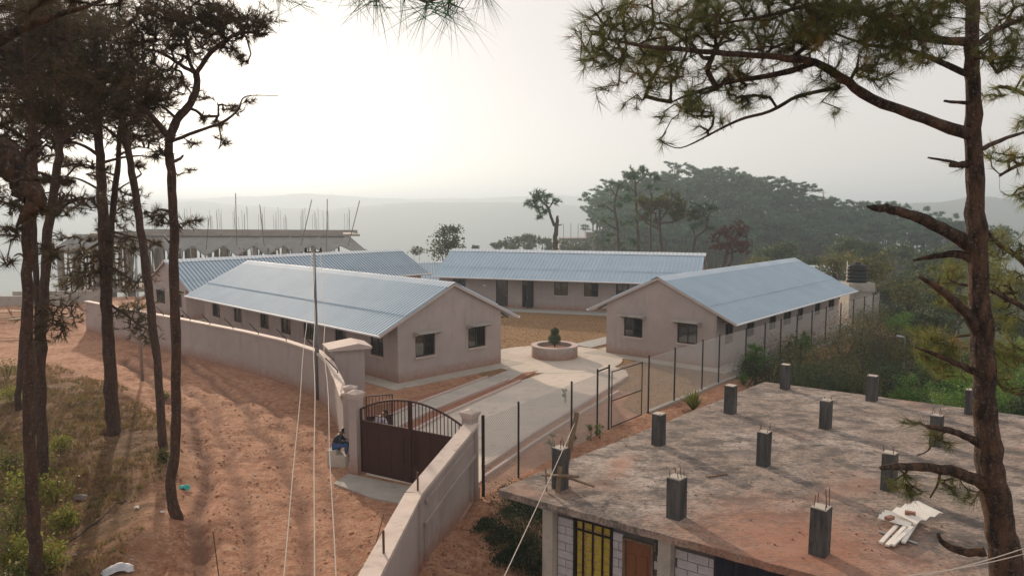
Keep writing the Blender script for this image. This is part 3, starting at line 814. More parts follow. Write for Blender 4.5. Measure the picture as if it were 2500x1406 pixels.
# ------------------------------------------------------------------ chain link fence
def fence():
    P = [Vector((*p, 0)) for p in FENCE]
    posts = [G(x, y)[:2] for x, y in ((1180, 1210), (1247, 1160), (1355, 1088), (1442, 1060), (1485, 1048), (1565, 1005), (1632, 980), (1697, 952), (1753, 938), (1807, 913), (1857, 897), (1901, 884), (1942, 870), (1978, 857), (2013, 844), (2046, 830), (2076, 818), (2102, 808), (2124, 800), (2144, 794))]
    # snap to the fence line
    pts = []
    for p in posts:
        best = None
        for a, b2 in zip(P[:-1], P[1:]):
            d = b2 - a; t = max(0, min(1, (Vector((p[0], p[1], 0)) - a).dot(d) / d.length_squared)); q = a + d * t
            if best is None or (q - Vector((p[0], p[1], 0))).length < best[0]: best = ((q - Vector((p[0], p[1], 0))).length, q)
        pts.append(best[1])
    f = thing('chain_link_fence', 'chain link fence on dark posts along the right side of the compound', 'fence', tuple(pts[0]))
    for i, p in enumerate(pts):
        mb = MB(); w = .035 if i else .05
        mb.box(p.x - w, p.x + w, p.y - w, p.y + w, -.4, 2.62 + (.1 if i in (3, 4) else 0)); mb.build('post', M_dark, f, world=True)
    V = []; H0, H1 = .06, 2.5; s = .095; r = .0056
    A_, B_ = [], []
    for i, (a, b2) in enumerate(zip(pts[:-1], pts[1:])):
        L = (b2 - a).length; d = (b2 - a).normalized(); h = H1 - H0
        for sgn in (1, -1):
            k = 0
            c = -h
            while c < L:
                u0 = max(0, c); u1 = min(L, c + h)
                if u1 - u0 > .03:
                    if sgn == 1: z0, z1 = H0 + (u0 - c), H0 + (u1 - c)
                    else: z0, z1 = H1 - (u0 - c), H1 - (u1 - c)
                    o = Vector((0, 0, 0))
                    sag = .05 * math.sin((u0 + u1) / 2 / L * math.pi)
                    A_.append(a + d * u0 + Vector((0, 0, z0))); B_.append(a + d * u1 + Vector((0, 0, z1)))
                c += s * (1 + .6 * (i > 8))
        for z in (H1, H0, 1.3): A_.append(a + Vector((0, 0, z))); B_.append(b2 + Vector((0, 0, z)))
    A_ = np.array([tuple(v) for v in A_]); B_ = np.array([tuple(v) for v in B_])
    V, F_ = prism_segs(A_, B_, np.full(len(A_), r), np.full(len(A_), r))
    me = npmesh('wire_mesh', V, F_, M_wire, off=tuple(f.location))
    o = link('wire_mesh', me, f); o['kind'] = 'stuff'
    # kerb under the fence
    for i, (a, b2) in enumerate(zip(pts[5:-1], pts[6:])):
        mb = MB(); mb.bar((a.x, a.y, .0), (b2.x, b2.y, .0), .22, .2); mb.build('footing', M_conc, f, world=True)
    # frame gate
    g = thing('wicket_gate', 'narrow rectangular frame gate set in the chain link fence', 'gate', tuple(pts[4]), 0)
    q = pts[4].lerp(pts[5], .78); d = (q - pts[4]).normalized()
    mb = MB()
    a0 = pts[4] + d * .1 + Vector((.06, -.06, 0)); b0 = q + Vector((.06, -.06, 0))
    for p in (a0, b0): mb.bar(p + Vector((0, 0, .08)), p + Vector((0, 0, 2.45)), .038)
    for z in (.1, 1.2, 2.42): mb.bar(a0 + Vector((0, 0, z)), b0 + Vector((0, 0, z)), .036)
    mb.build('frame', M_dark, g, world=True)
    mb = MB(); mb.bar(pts[3] + Vector((0, 0, 2.62)), pts[4] + Vector((0, 0, 2.62)), .05); mb.build('top_bar', M_dark, f, world=True)
    return f
def prism_segs(A_, B_, ra, rb, n=3):
    """many thin prisms at once"""
    d = B_ - A_; L = np.linalg.norm(d, axis=1, keepdims=True) + 1e-9; d = d / L
    up = np.where(np.abs(d[:, 2:3]) < .9, np.array([[0, 0, 1.0]]), np.array([[1.0, 0, 0]]))
    x = np.cross(d, up); x /= np.linalg.norm(x, axis=1, keepdims=True) + 1e-9; y = np.cross(x, d)
    V = []
    for P_, r in ((A_, ra), (B_, rb)):
        for k in range(n):
            a = 2 * math.pi * k / n
            V.append(P_ + (x * math.cos(a) + y * math.sin(a)) * np.asarray(r)[:, None])
    V = np.stack(V, 1)                     # m, 2n, 3
    m = len(A_); base = (np.arange(m) * 2 * n)[:, None]
    F_ = np.concatenate([base + np.array([[k, (k + 1) % n, n + (k + 1) % n, n + k]]) for k in range(n)])
    return V.reshape(-1, 3), F_
fence()

# ------------------------------------------------------------------ round planter with a clipped shrub
pc = G(1355, 866); 
pl = thing('round_planter', 'round low plastered planter in the middle of the paved circle', 'planter', (2.62, 45.1, .042))
mb = MB(); mb.lathe([(1.42, -.05), (1.42, .66), (1.12, .66), (1.12, .45)], 48); mb.build('ring_wall', M_plaster, pl, smooth=False)
mb = MB(); mb.lathe([(1.45, .662), (1.45, .74), (1.09, .74), (1.09, .662), (1.45, .662)], 48); mb.build('rim', M_trim, pl)
mb = MB(); mb.lathe([(1.12, .5), (.6, .56), (.0, .60)], 32); mb.build('soil', M_red, pl)

# ------------------------------------------------------------------ poles and cables
p = G(777, 975)
up_ = thing('utility_pole', 'tall tapered steel utility pole with short crossarm against the perimeter wall', 'pole', (p[0], p[1], 0))
mb = MB(); mb.tube([(0, 0, -.4), (0, 0, 2.9), (0, 0, 2.91), (0, 0, 7.2)], [.11, .10, .08, .05], 10); mb.build('shaft', M_pole, up_, smooth=True)
mb = MB(); mb.bar((-.45, 0, 7.05), (.35, 0, 7.05), .06); mb.build('crossarm', M_dark, up_)
for x in (-.4, .3):
    mb = MB(); mb.lathe([(.0, .0), (.06, .0), (.07, .08), (.045, .1), (.06, .16), (0, .2)], 8, (x, 0, 7.08)); mb.build('insulator', M_dark, up_)
p2 = G(347, 925)
lp = thing('street_pole', 'slim grey pole with a bulkhead lamp among the left pines', 'pole', (p2[0], p2[1], 0))
mb = MB(); mb.tube([(0, 0, -.4), (0, 0, 7.0)], [.09, .055], 8); mb.build('shaft', M_galv, lp, smooth=True)
mb = MB(); mb.tube([(0, 0, 6.8), (-.5, 0, 7.1), (-.9, 0, 7.12)], .03, 6); mb.box(-1.15, -.85, -.08, .08, 7.05, 7.15); mb.build('lamp_arm', M_galv, lp)
def cable(label, a, b2, r, sag=0, m=None, wob=0):
    a = Vector(a); b2 = Vector(b2); pts = []
    n = 22
    for i in range(n + 1):
        t = i / n; p = a.lerp(b2, t); p.z -= sag * 4 * t * (1 - t)
        p.x += wob * math.sin(t * 23 + a.x) * (1 - abs(2 * t - 1)); pts.append(p)
    mb = MB(); mb.tube(pts, r, 5); o = mb.build('cable', m or M_cable); tagp(o, label, 'cable', 'service cables running from the utility pole'); return o
top = Vector((p[0], p[1], 7.1))
cable('leftmost slack pale cable from the utility pole to the foreground', top + Vector((-.1, 0, 0)), D(690, 1440, 9.0), .008, .12, wob=.02)
cable('middle pale cable hanging from the utility pole to the foreground', top, D(768, 1440, 8.6), .009, .05, wob=.03)
cable('rightmost pale cable from the utility pole to the foreground', top + Vector((.3, 0, 0)), D(822, 1440, 9.0), .009, .1, wob=.04)
# ------------------------------------------------------------------ half-built house with the bare roof slab
SZ = 2.4
e1 = Vector((4.1 - 1.1, 20.5 - 17.2)); bay = e1.length; U1 = e1.normalized()       # away from the viewer
U2 = Vector((3.5 - 1.1, 15.5 - 17.2)); bay2 = U2.length; U2 = U2.normalized()       # to the right and nearer
O0 = Vector((1.15, 17.15))
def hp_(i, j, z=0.0): q = O0 + U1 * i * bay + U2 * j * bay2; return Vector((q.x, q.y, z))
ho = thing('unfinished_house', 'unfinished concrete house with flat bare roof slab and column stubs', 'house', (O0.x, O0.y, 0), 0)
def slab_mat():
    m, nt, b = new_mat('bare_slab')
    v = pos(nt)
    n1 = noise_tex(nt, v, .45, 5, .6); n2 = noise_tex(nt, v, 2.6, 7, .75, (1, 1, 1)); n3 = noise_tex(nt, v, 9, 6, .8, (1, 2.8, 1)); n4 = noise_tex(nt, v, .28, 3, .5)
    c = mix(nt, ramp(nt, n2, .38, .62), (.40, .315, .26), (.25, .215, .19))
    c = mix(nt, ramp(nt, n1, .50, .64), c, (.46, .40, .355))
    c = mix(nt, ramp(nt, n3, .48, .62), c, (.095, .07, .06))
    n5 = noise_tex(nt, v, 1.1, 8, .8, (1, 1.5, 1))
    c = mix(nt, ramp(nt, n5, .46, .58), c, (.115, .10, .092))
    c = mix(nt, ramp(nt, n4, .34, .22), c, (.16, .145, .135))
    # red earth stain near the middle front
    mp = N(nt, 'ShaderNodeMapping'); mp.inputs['Location'].default_value = (-5.6, -13.9, -2.4)
    nt.links.new(v, mp.inputs[0])
    ln = N(nt, 'ShaderNodeVectorMath', operation='LENGTH'); nt.links.new(mp.outputs[0], ln.inputs[0])
    md = N(nt, 'ShaderNodeMath', operation='MULTIPLY_ADD'); nt.links.new(n2, md.inputs[0]); md.inputs[1].default_value = 4.0; nt.links.new(ln.outputs['Value'], md.inputs[2])
    rr_ = N(nt, 'ShaderNodeMath', operation='MULTIPLY'); nt.links.new(ramp(nt, md.outputs[0], 5.3, 2.6), rr_.inputs[0]); nt.links.new(ramp(nt, n3, .72, .42), rr_.inputs[1])
    c = mix(nt, rr_.outputs[0], c, (.38, .18, .115))
    c = mix(nt, ramp(nt, n4, .60, .72), c, (.36, .21, .15))
    nt.links.new(c, b.inputs['Base Color']); b.inputs['Roughness'].default_value = .92; b.inputs['Specular IOR Level'].default_value = .2
    bp = N(nt, 'ShaderNodeBump'); bp.inputs['Strength'].default_value = .7; bp.inputs['Distance'].default_value = .04
    nt.links.new(mix(nt, .5, n2, n3), bp.inputs['Height']); nt.links.new(bp.outputs[0], b.inputs['Normal'])
    return m
M_slab = slab_mat()
def quadU(a0, a1, b0, b1):
    return [(O0 + U1 * a + U2 * b2) for a, b2 in ((a0, b0), (a0, b1), (a1, b1), (a1, b0))]
L1 = 3 * bay + .75; 
# slab outline from the corners seen in the picture
sl_poly = quadU(-.95, L1, -1.05, 3 * bay2 + .62)
mb = MB(); nn = 46
# slightly ragged edge
poly = []
for a, b2 in zip(sl_poly, sl_poly[1:] + sl_poly[:1]):
    for k in range(nn):
        q = a.lerp(b2, k / nn); poly.append((q.x + random.uniform(-.02, .02), q.y + random.uniform(-.02, .02)))
mb.prism(poly, SZ - .16, SZ)
bm = bmesh.new(); me = mb.mesh('roof_slab', M_slab); bm.from_mesh(me); bmesh.ops.triangulate(bm, faces=[f for f in bm.faces if len(f.verts) > 4]); bm.to_mesh(me); bm.free()
me.transform(Matrix.Translation((-O0.x, -O0.y, 0))); link('roof_slab', me, ho)
yaw = math.atan2(U1.y, U1.x)
def stub(i, j, h, w=.30, bars=5, tall=.3, off=(0, 0)):
    w = w * random.uniform(.92, 1.06)
    p = hp_(i, j, SZ) + Vector((off[0], off[1], 0)) - Vector((O0.x, O0.y, 0))
    M = Matrix.Translation(p) @ Matrix.Rotation(yaw, 4, 'Z')
    mb = MB(); mb.box(-w / 2, w / 2, -w / 2, w / 2, .001, h, M)
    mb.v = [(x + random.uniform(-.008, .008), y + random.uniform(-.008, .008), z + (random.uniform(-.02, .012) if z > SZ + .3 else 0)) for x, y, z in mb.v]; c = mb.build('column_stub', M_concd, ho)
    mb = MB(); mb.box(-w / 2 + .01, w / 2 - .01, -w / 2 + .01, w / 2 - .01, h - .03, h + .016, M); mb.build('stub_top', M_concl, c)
    rb = MB()
    for k in range(bars):
        a = (w / 2 - .045) * (1 if k % 2 else -1); b2 = (w / 2 - .045) * (1 if k // 2 % 2 else -1)
        if k == 4: a = 0
        hh = h + tall * random.uniform(.3, 1)
        rb = MB(); rb.tube([tuple(M @ Vector((a, b2, h - .05))), tuple(M @ Vector((a + random.uniform(-.06, .06), b2 + random.uniform(-.05, .05), hh)))], .009, 5); rb.build('rebar', M_rust, c)
for i, j, h, bars, tall in ((0, 0, .99, 5, .3), (1, 0, .9, 1, .1), (2, 0, .92, 0, 0), (3, 0, .92, 0, 0), (0, 1, .90, 5, .32), (1, 1, .89, 4, .3), (2, 1, .87, 4, .15), (3, 1, .88, 3, .08),
                            (0, 2, .93, 5, .45), (1, 2, .9, 3, .2), (2, 2, .88, 4, .35), (3, 2, .8, 3, .2), (0, 3, .62, 1, .3), (1, 3, .85, 0, 0), (2, 3, .85, 0, 0)):
    stub(i, j, h, bars=bars, tall=tall, w=.30 if j < 3 else .24)
stub(2.62, 3.0, .5, w=.2, bars=0)
# columns, beams and block walls under the slab, facing the viewer (edge j from 0 to 3 at i = -0.35)
HG = -1.15
for j in (0, 1, 2, 3):
    for i in (0, 1, 2, 3):
        p = hp_(i, j) - Vector((O0.x, O0.y, 0)) - Vector((U1.x, U1.y, 0)) * (.32 if i == 0 else 0)
        M = Matrix.Translation(p) @ Matrix.Rotation(yaw, 4, 'Z')
        mb = MB(); mb.box(-.15, .15, -.15, .15, HG - .4, SZ - .161, M); mb.build('column', M_concl if i == 0 else M_conc, ho)
def along_front(s, d, z):   # s metres along U2 from column 0, d metres inwards
    q = U2 * s + U1 * (d - .32); return (q.x, q.y, z)
def fbox(mb, s0, s1, d0, d1, z0, z1):
    p = [along_front(s, d, z) for z in (z0, z1) for d in (d0, d1) for s in (s0, s1)]
    mb.add(p, [(0, 2, 3, 1), (4, 5, 7, 6), (0, 1, 5, 4), (2, 6, 7, 3), (0, 4, 6, 2), (1, 3, 7, 5)])
mb = MB(); fbox(mb, .16, 3 * bay2 - .16, -.02, .14, SZ - .42, SZ - .161); mb.build('edge_beam', M_conc, ho)
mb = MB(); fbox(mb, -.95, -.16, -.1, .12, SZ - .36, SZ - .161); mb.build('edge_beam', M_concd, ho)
# openings: window at .72-1.75, door 2.0-2.75, tarpaulin 3.9-5.6
wins = [(.62, 1.62, HG + 1.35, SZ - .46), (1.88, 2.62, HG, HG + 2.95), (3.95, 5.65, HG, SZ - .46)]
bl_me = None
zc = HG; row = 0; nblk = 0
blk_h, blk_l = .20, .46
bmesh_cache = {}
def block_mesh(l):
    k = round(l, 2)
    if k not in bmesh_cache:
        m_ = MB(); b_ = .008; m_.box(b_, l - b_, -.02, .0, b_, blk_h - b_); bmesh_cache[k] = m_.mesh('wall_block', M_block)
    return bmesh_cache[k]
mo = MB()
cuts = sorted({.16, 3 * bay2 - .16, *[w[0] for w in wins], *[w[1] for w in wins], bay2 - .15, bay2 + .15, 2 * bay2 - .15, 2 * bay2 + .15})
def solid(s, z): return not any(w[0] < s < w[1] and w[2] < z < w[3] for w in wins) and not any(abs(s - k * bay2) < .15 for k in range(4))
for a, b2 in zip(cuts[:-1], cuts[1:]):
    zs = sorted({HG - .3, SZ - .42, *[w[2] for w in wins], *[w[3] for w in wins]})
    for z0, z1 in zip(zs[:-1], zs[1:]):
        if solid((a + b2) / 2, (z0 + z1) / 2) and b2 - a > .02 and z1 <= SZ - .419: fbox(mo, a, b2, .03, .13, z0, z1)
mo.build('mortar_backing', M_mortar, ho)
while zc + blk_h < SZ - .42:
    s = .16 - (row % 2) * blk_l / 2
    while s < 3 * bay2 - .16:
        l = blk_l
        a = max(s, .17); b2 = min(s + l, 3 * bay2 - .17)
        # clip against openings
        for w in wins + [(k * bay2 - .16, k * bay2 + .16, -9, 9) for k in (1, 2)]:
            if w[2] < zc + blk_h / 2 < w[3]:
                if a < w[0] < b2: b2 = w[0]
                elif a < w[1] < b2: a = w[1]
                elif w[0] <= a and b2 <= w[1]: b2 = a
        if b2 - a > .09:
            o = link('wall_block', block_mesh(b2 - a), ho)
            ang2 = math.atan2(U2.y, U2.x)
            q = along_front(a, .028, zc)
            o.location = q; o.rotation_euler = (random.uniform(-.01, .01), 0, ang2); nblk += 1
        s += l
    zc += blk_h; row += 1
# yellow louvred window
wy = wins[0]
wf = MB()
for a, b2 in ((wy[0], wy[0] + .05), (wy[1] - .05, wy[1])): fbox(wf, a, b2, -.03, .06, wy[2], wy[3])
for z in (wy[2], wy[3] - .05): fbox(wf, wy[0] + .05, wy[1] - .05, -.03, .06, z, z + .05)
for k in (1, 2, 3): s = wy[0] + (wy[1] - wy[0]) * k / 4; fbox(wf, s - .013, s + .013, -.025, .02, wy[2] + .05, wy[3] - .05)
fbox(wf, wy[0] + .05, wy[1] - .05, -.03, .022, wy[3] - .28, wy[3] - .25)
wn = wf.build('window', M_dark, ho)
nsl = 9; hh = (wy[3] - wy[2] - .1) / nsl
for k in range(nsl):
    for c_ in range(4):
        a = wy[0] + .05 + (wy[1] - wy[0] - .1) * c_ / 4 + .02; b2 = a + (wy[1] - wy[0] - .1) / 4 - .04
        z = wy[2] + .05 + k * hh
        m_ = MB(); p = [along_front(s, d, zz) for s in (a, b2) for d, zz in ((.035, z + .03), (.05, z + .03), (.075, z + hh - .012), (.06, z + hh - .012))]
        m_.add(p, [(0, 1, 2, 3), (7, 6, 5, 4), (0, 4, 5, 1), (1, 5, 6, 2), (2, 6, 7, 3), (3, 7, 4, 0)]); m_.build('slat', M_yellow, wn)
# door
wd = wins[1]
df = MB()
for a, b2 in ((wd[0], wd[0] + .06), (wd[1] - .06, wd[1])): fbox(df, a, b2, -.02, .1, wd[2], wd[3])
fbox(df, wd[0] + .06, wd[1] - .06, -.02, .1, wd[3] - .06, wd[3])
dd = df.build('door', M_wood, ho)
dl = MB(); fbox(dl, wd[0] + .062, wd[1] - .062, .03, .06, wd[2], wd[3] - .062); dl.build('door_leaf', M_door, dd)
for k in range(2):
    for z0, z1 in ((.2, .95), (1.1, 1.9), (2.05, 2.6)):
        m_ = MB(); a = wd[0] + .1 + k * .28; fbox(m_, a, a + .2, .015, .029, wd[2] + z0, wd[2] + z1); m_.build('door_panel', M_door, dd)
m_ = MB(); fbox(m_, wd[1] + .04, 2.40 + .4, -.02, .0275, SZ - .8, SZ - .44); m_.build('board', M_concd, ho)
# tarpaulin in the wide opening
tp = MB(); w = wins[2]; n = 24; V = []; 
for k in range(n + 1):
    s = w[0] + (w[1] - w[0]) * k / n; dv = .06 + .03 * math.sin(k * 1.7) + .015 * math.sin(k * 4.1)
    V += [along_front(s, dv, w[2]), along_front(s, dv, w[3])]
tp.add(V, [(2 * k, 2 * k + 2, 2 * k + 3, 2 * k + 1) for k in range(n)]); tp.build('tarpaulin', M_navy, ho)
# side wall towards the left of the front column: open dark undercroft wall set back, and right-hand return wall
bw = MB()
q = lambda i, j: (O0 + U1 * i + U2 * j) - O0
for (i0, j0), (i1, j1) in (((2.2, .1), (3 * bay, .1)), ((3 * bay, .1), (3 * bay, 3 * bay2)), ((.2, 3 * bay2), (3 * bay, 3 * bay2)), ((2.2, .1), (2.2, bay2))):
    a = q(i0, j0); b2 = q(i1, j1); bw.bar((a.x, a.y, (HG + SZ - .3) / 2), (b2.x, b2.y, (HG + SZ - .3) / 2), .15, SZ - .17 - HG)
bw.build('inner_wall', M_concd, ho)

def wpt(px, py, z): g = G(px, py, z); return Vector(g)
# timber propped on the nearest left stub
pb = hp_(0, 0, SZ)
for lab, a, b2, w in (('long weathered plank leaning upright on the left column stub', (.12, .1, .35), (.42, .35, 1.75), .13),
                      ('short plank lying flat against the foot of the left column stub', (-.45, -.25, .42), (.42, -.42, .44), .10),
                      ('stubby plank sticking out sideways from the left column stub', (.05, -.28, .40), (.78, -.30, .16), .09),
                      ('upright offcut leaning on the front of the left column stub', (-.08, -.38, .02), (-.02, -.22, .62), .12),
                      ('thin upright batten at the left of the left column stub', (-.33, -.25, .02), (-.36, -.2, .55), .06)):
    m_ = MB(); m_.bar(pb + Vector(a), pb + Vector(b2), w, .035); tagp(m_.build('plank', M_wood), lab, 'plank', 'timber around the left column stub')
cable('thin pale wire stretched from the leaning plank to the lower edge', pb + Vector((.36, .3, 1.5)), D(1215, 1440, 9.5), .008, .03)
tagp(bpy.context.scene.objects[-1] if False else [o for o in COL.objects if o.name.startswith('cable')][-1], group='wires in the foreground')
# white folded sheets, channels and bricks on the slab
sp = wpt(2215, 1290, SZ)
def local(bmb, cx, cy, rz): return Matrix.Translation((cx, cy, SZ)) @ Matrix.Rotation(rz, 4, 'Z')
for k, (px, py, sx, sy, rz, z0, fold) in enumerate(((2192, 1275, .80, .62, .9, .12, .07), (2238, 1280, .74, .62, .35, .20, .05))):
    c = G(px, py, SZ); M = local(None, c[0], c[1], rz); m_ = MB()
    n = 7; V = []
    for a in range(n):
        x = -sx / 2 + sx * a / (n - 1); z = z0 + fold * (a % 2) + .02 * a * (1 if k else -1)
        V += [M @ Vector((x, -sy / 2, z)), M @ Vector((x, sy / 2, z + .03)), M @ Vector((x, -sy / 2, z - .008)), M @ Vector((x, sy / 2, z + .022))]
    F_ = []
    for a in range(n - 1): b_ = a * 4; F_ += [(b_, b_ + 4, b_ + 5, b_ + 1), (b_ + 2, b_ + 3, b_ + 7, b_ + 6), (b_, b_ + 2, b_ + 6, b_ + 4), (b_ + 1, b_ + 5, b_ + 7, b_ + 3)]
    F_ += [(0, 1, 3, 2), (n * 4 - 4, n * 4 - 2, n * 4 - 1, n * 4 - 3)]
    m_.add(V, F_)
    tagp(m_.build('roofing_sheet', M_white), ['white folded sheet lying at the left of the pile on the bare slab', 'white folded sheet on top at the right of the pile on the bare slab'][k], 'sheet', 'white sheets piled on the slab')
for k, (a, b2) in enumerate((((2150, 1330), (2200, 1280)), ((2165, 1338), (2215, 1290)), ((2205, 1332), (2245, 1272)), ((2178, 1340), (2225, 1300)))):
    A = G(*a, SZ); B = G(*b2, SZ); m_ = MB(); up = Vector((0, 0, .05 + .012 * k)); m_.bar(Vector(A) + up, Vector(B) + up + Vector((0, 0, .04)), .075, .04)
    tagp(m_.build('metal_channel', M_white), ['leftmost pale metal channel poking out under the white sheets', 'second pale channel from the left under the white sheets', 'pale channel farthest right under the white sheets', 'short pale channel between the others under the white sheets'][k], 'channel', 'channels under the white sheets')
for k, (px, py) in enumerate(((2172, 1262), (2222, 1256))):
    c = G(px, py, SZ + .26); m_ = MB(); M = Matrix.Translation(Vector((c[0], c[1], SZ + .21 + .05 * k))) @ Matrix.Rotation(.5 - k, 4, 'Z'); m_.box(-.1, .1, -.05, .05, 0, .07, M)
    tagp(m_.build('brick', M_brick), ['brick weighting the left white sheet on the slab', 'brick weighting the right white sheet on the slab'][k], 'brick', 'bricks on the white sheets')
a = G(2145, 1300, SZ); b2 = G(2240, 1330, SZ); m_ = MB(); m_.tube([(a[0], a[1], SZ + .03), (b2[0], b2[1], SZ + .03)], .025, 6); tagp(m_.build('pipe', M_galv), 'thin grey pipe lying beneath the white sheets on the slab', 'pipe')
a = G(1725, 1165, SZ); b2 = G(1775, 1158, SZ); m_ = MB(); m_.bar((a[0], a[1], SZ + .02), (b2[0], b2[1], SZ + .02), .08, .03); tagp(m_.build('plank', M_wood), 'short dark plank lying flat near the middle of the slab', 'plank')
# rubble on the slab
V = []; mbr = MB()
for k in range(260):
    px, py = random.uniform(1300, 2330), random.uniform(960, 1380); g = G(px, py, SZ)
    s_ = (Vector(g[:2]) - O0).dot(U1), (Vector(g[:2]) - O0).dot(U2)
    # drop those off the slab (solve in the skewed frame)
    det = U1.x * U2.y - U1.y * U2.x; dx, dy = g[0] - O0.x, g[1] - O0.y
    a = (dx * U2.y - dy * U2.x) / det; b2 = (U1.x * dy - U1.y * dx) / det
    if not (-.7 < a < L1 - .2 and -.8 < b2 < 3 * bay2 + .4): continue
    r = random.uniform(.008, .03); mbr.tube([(g[0], g[1], SZ), (g[0] + r * .3, g[1], SZ + r)], [r * 1.2, r * .5], 4)
tagp(mbr.build('rubble', M_brick), kind='stuff')
# things beside the house at the right edge of the picture
c = D(2492, 1230, 16.5)
dr = thing('plastic_drum', 'dark plastic drum with pale lid standing right of the house', 'drum', (c[0], c[1], HG))
mb = MB(); mb.lathe([(0, 0), (.42, 0), (.45, .1), (.45, .7), (.47, .75), (.45, .8), (.43, 1.35), (0, 1.4)], 20); mb.build('barrel', M_tank, dr, smooth=True)
mb = MB(); mb.lathe([(0, 1.44), (.22, 1.44), (.24, 1.41), (.24, 1.401)], 16); mb.build('lid', M_white, dr)
for k, (y0_, y1_) in enumerate(((1372, 1330), (1406, 1348))):
    cable(['lower power line crossing the bottom right corner', 'upper power line crossing the bottom right corner'][1 - k], D(2050, 1440 - 20 * k, 6.5), D(2560, y1_ - 15, 9.5), .006, .08, M_cable)
# ------------------------------------------------------------------ concrete frame building far left, seen through the pines
ub = thing('concrete_frame_building', 'long unfinished concrete frame building with folded roof edge and rebar', 'building', (-36, 96, 0), 0)
UB = Vector((-36, 96, 0))
def ubp(px, py, y): return Vector(D(px, py, y)) - UB
M_uc = pm('frame_concrete', (.33, .30, .27), (.25, .23, .21), .6, .9, c3=(.17, .15, .14), s3=1.8)
M_canopy = pm('canopy_concrete', (.22, .22, .22), (.28, .27, .26), .8, .85)
yl, yr = 92.0, 104.0
R0, R1 = ubp(160, 568, yl), ubp(838, 570, yr)
def rl(t, dz=0, off=0): p = R0.lerp(R1, t); return Vector((p.x, p.y + off, p.z + dz))
zt = rl(0).z
mb = MB()
a, b2 = rl(.12, .05, 2), rl(1.0, .05, 2)
for o in (2, 12): 
    A_, B_ = rl(.10, -.12, o), rl(.985, -.12, o); mb.bar(A_, B_, .3, .55)
mb.build('parapet_beam', M_uc, ub)
mb = MB(); A_, B_ = rl(0, -.3, 7), rl(1.0, -.3, 7); mb.bar(A_, B_, 11, .3); mb.build('roof_slab', M_uc, ub)
# folded canopy with triangular openings: sloping plates meeting at gablets
n = 9; W0 = 2.7
for k in range(n):
    t0, t1 = k / n, (k + 1) / n
    tm = (t0 + t1) / 2
    top0, top1 = rl(t0, -.25, 1.9), rl(t1, -.25, 1.9)
    e0, em, e1 = rl(t0, -1.5, -W0 * .62), rl(tm, -2.75, -W0), rl(t1, -1.5, -W0 * .62)
    V = [top0, top1, e0, em, e1]; V2 = [v + Vector((0, 0, -.18)) for v in V]
    m_ = MB(); m_.add(V + V2, [(0, 2, 3), (0, 3, 1), (1, 3, 4), (5, 8, 7), (5, 6, 8), (6, 9, 8), (2, 7, 8, 3), (3, 8, 9, 4), (0, 5, 7, 2), (1, 4, 9, 6), (0, 1, 6, 5)])
    m_.build('canopy_plate', M_canopy, ub)
    m_ = MB(); p = rl(t0, -1.55, -W0 * .6); m_.bar(p + Vector((0, .25, 0)), p + Vector((0, .25, -7.5 + (0 if k < 5 else 0))), .62, .5, up=(0, 1, 0)); m_.build('column', M_uc, ub)
    m_ = MB(); p = rl(t0, -.6, 6); m_.bar(p, p + Vector((0, 0, -7.0)), .5, .5, up=(0, 1, 0)); m_.build('column', M_uc, ub)
    m_ = MB(); p = rl(tm, -2.6, -W0 * .5); m_.bar(p, p + Vector((0, 0, -6.4)), .45, .4, up=(0, 1, 0)); m_.build('column', M_uc, ub)
# end gable slope at right
m_ = MB(); a = rl(1, -.1, 1.9); e = rl(1, -1.5, -1.7); f = Vector((a.x + 2.6, a.y, a.z - 2.2)); f2 = Vector((e.x + 2.6, e.y, e.z - 1.2))
m_.add([a, e, f2, f] + [v + Vector((0, 0, -.2)) for v in (a, e, f2, f)], [(0, 1, 2, 3), (7, 6, 5, 4), (0, 4, 5, 1), (1, 5, 6, 2), (2, 6, 7, 3), (3, 7, 4, 0)]); m_.build('canopy_plate', M_canopy, ub)
m_ = MB(); m_.bar(f, f + Vector((0, 0, -3.5)), .45, .4, up=(0, 1, 0)); m_.build('column', M_uc, ub)
# intermediate floor
m_ = MB(); A_, B_ = rl(-.02, -7.2, 3), rl(1.0, -7.2, 3); m_.bar(A_, B_, 10, .35); m_.build('floor_slab', M_uc, ub)
for k in range(14):
    m_ = MB(); p = rl(k / 13, -7.4, -1.6); m_.bar(p, p + Vector((0, 0, -5.5)), .55, .5, up=(0, 1, 0)); m_.build('column', M_uc, ub)
# bamboo props
for k in range(120):
    t = random.uniform(0, 1); p = rl(t, -1.9, random.uniform(-2.4, 1.2)); q_ = p + Vector((random.uniform(-.8, .8), 0, -5.2))
    m_ = MB(); m_.bar(p, q_, .11, .11); m_.build('prop', M_wood, ub)
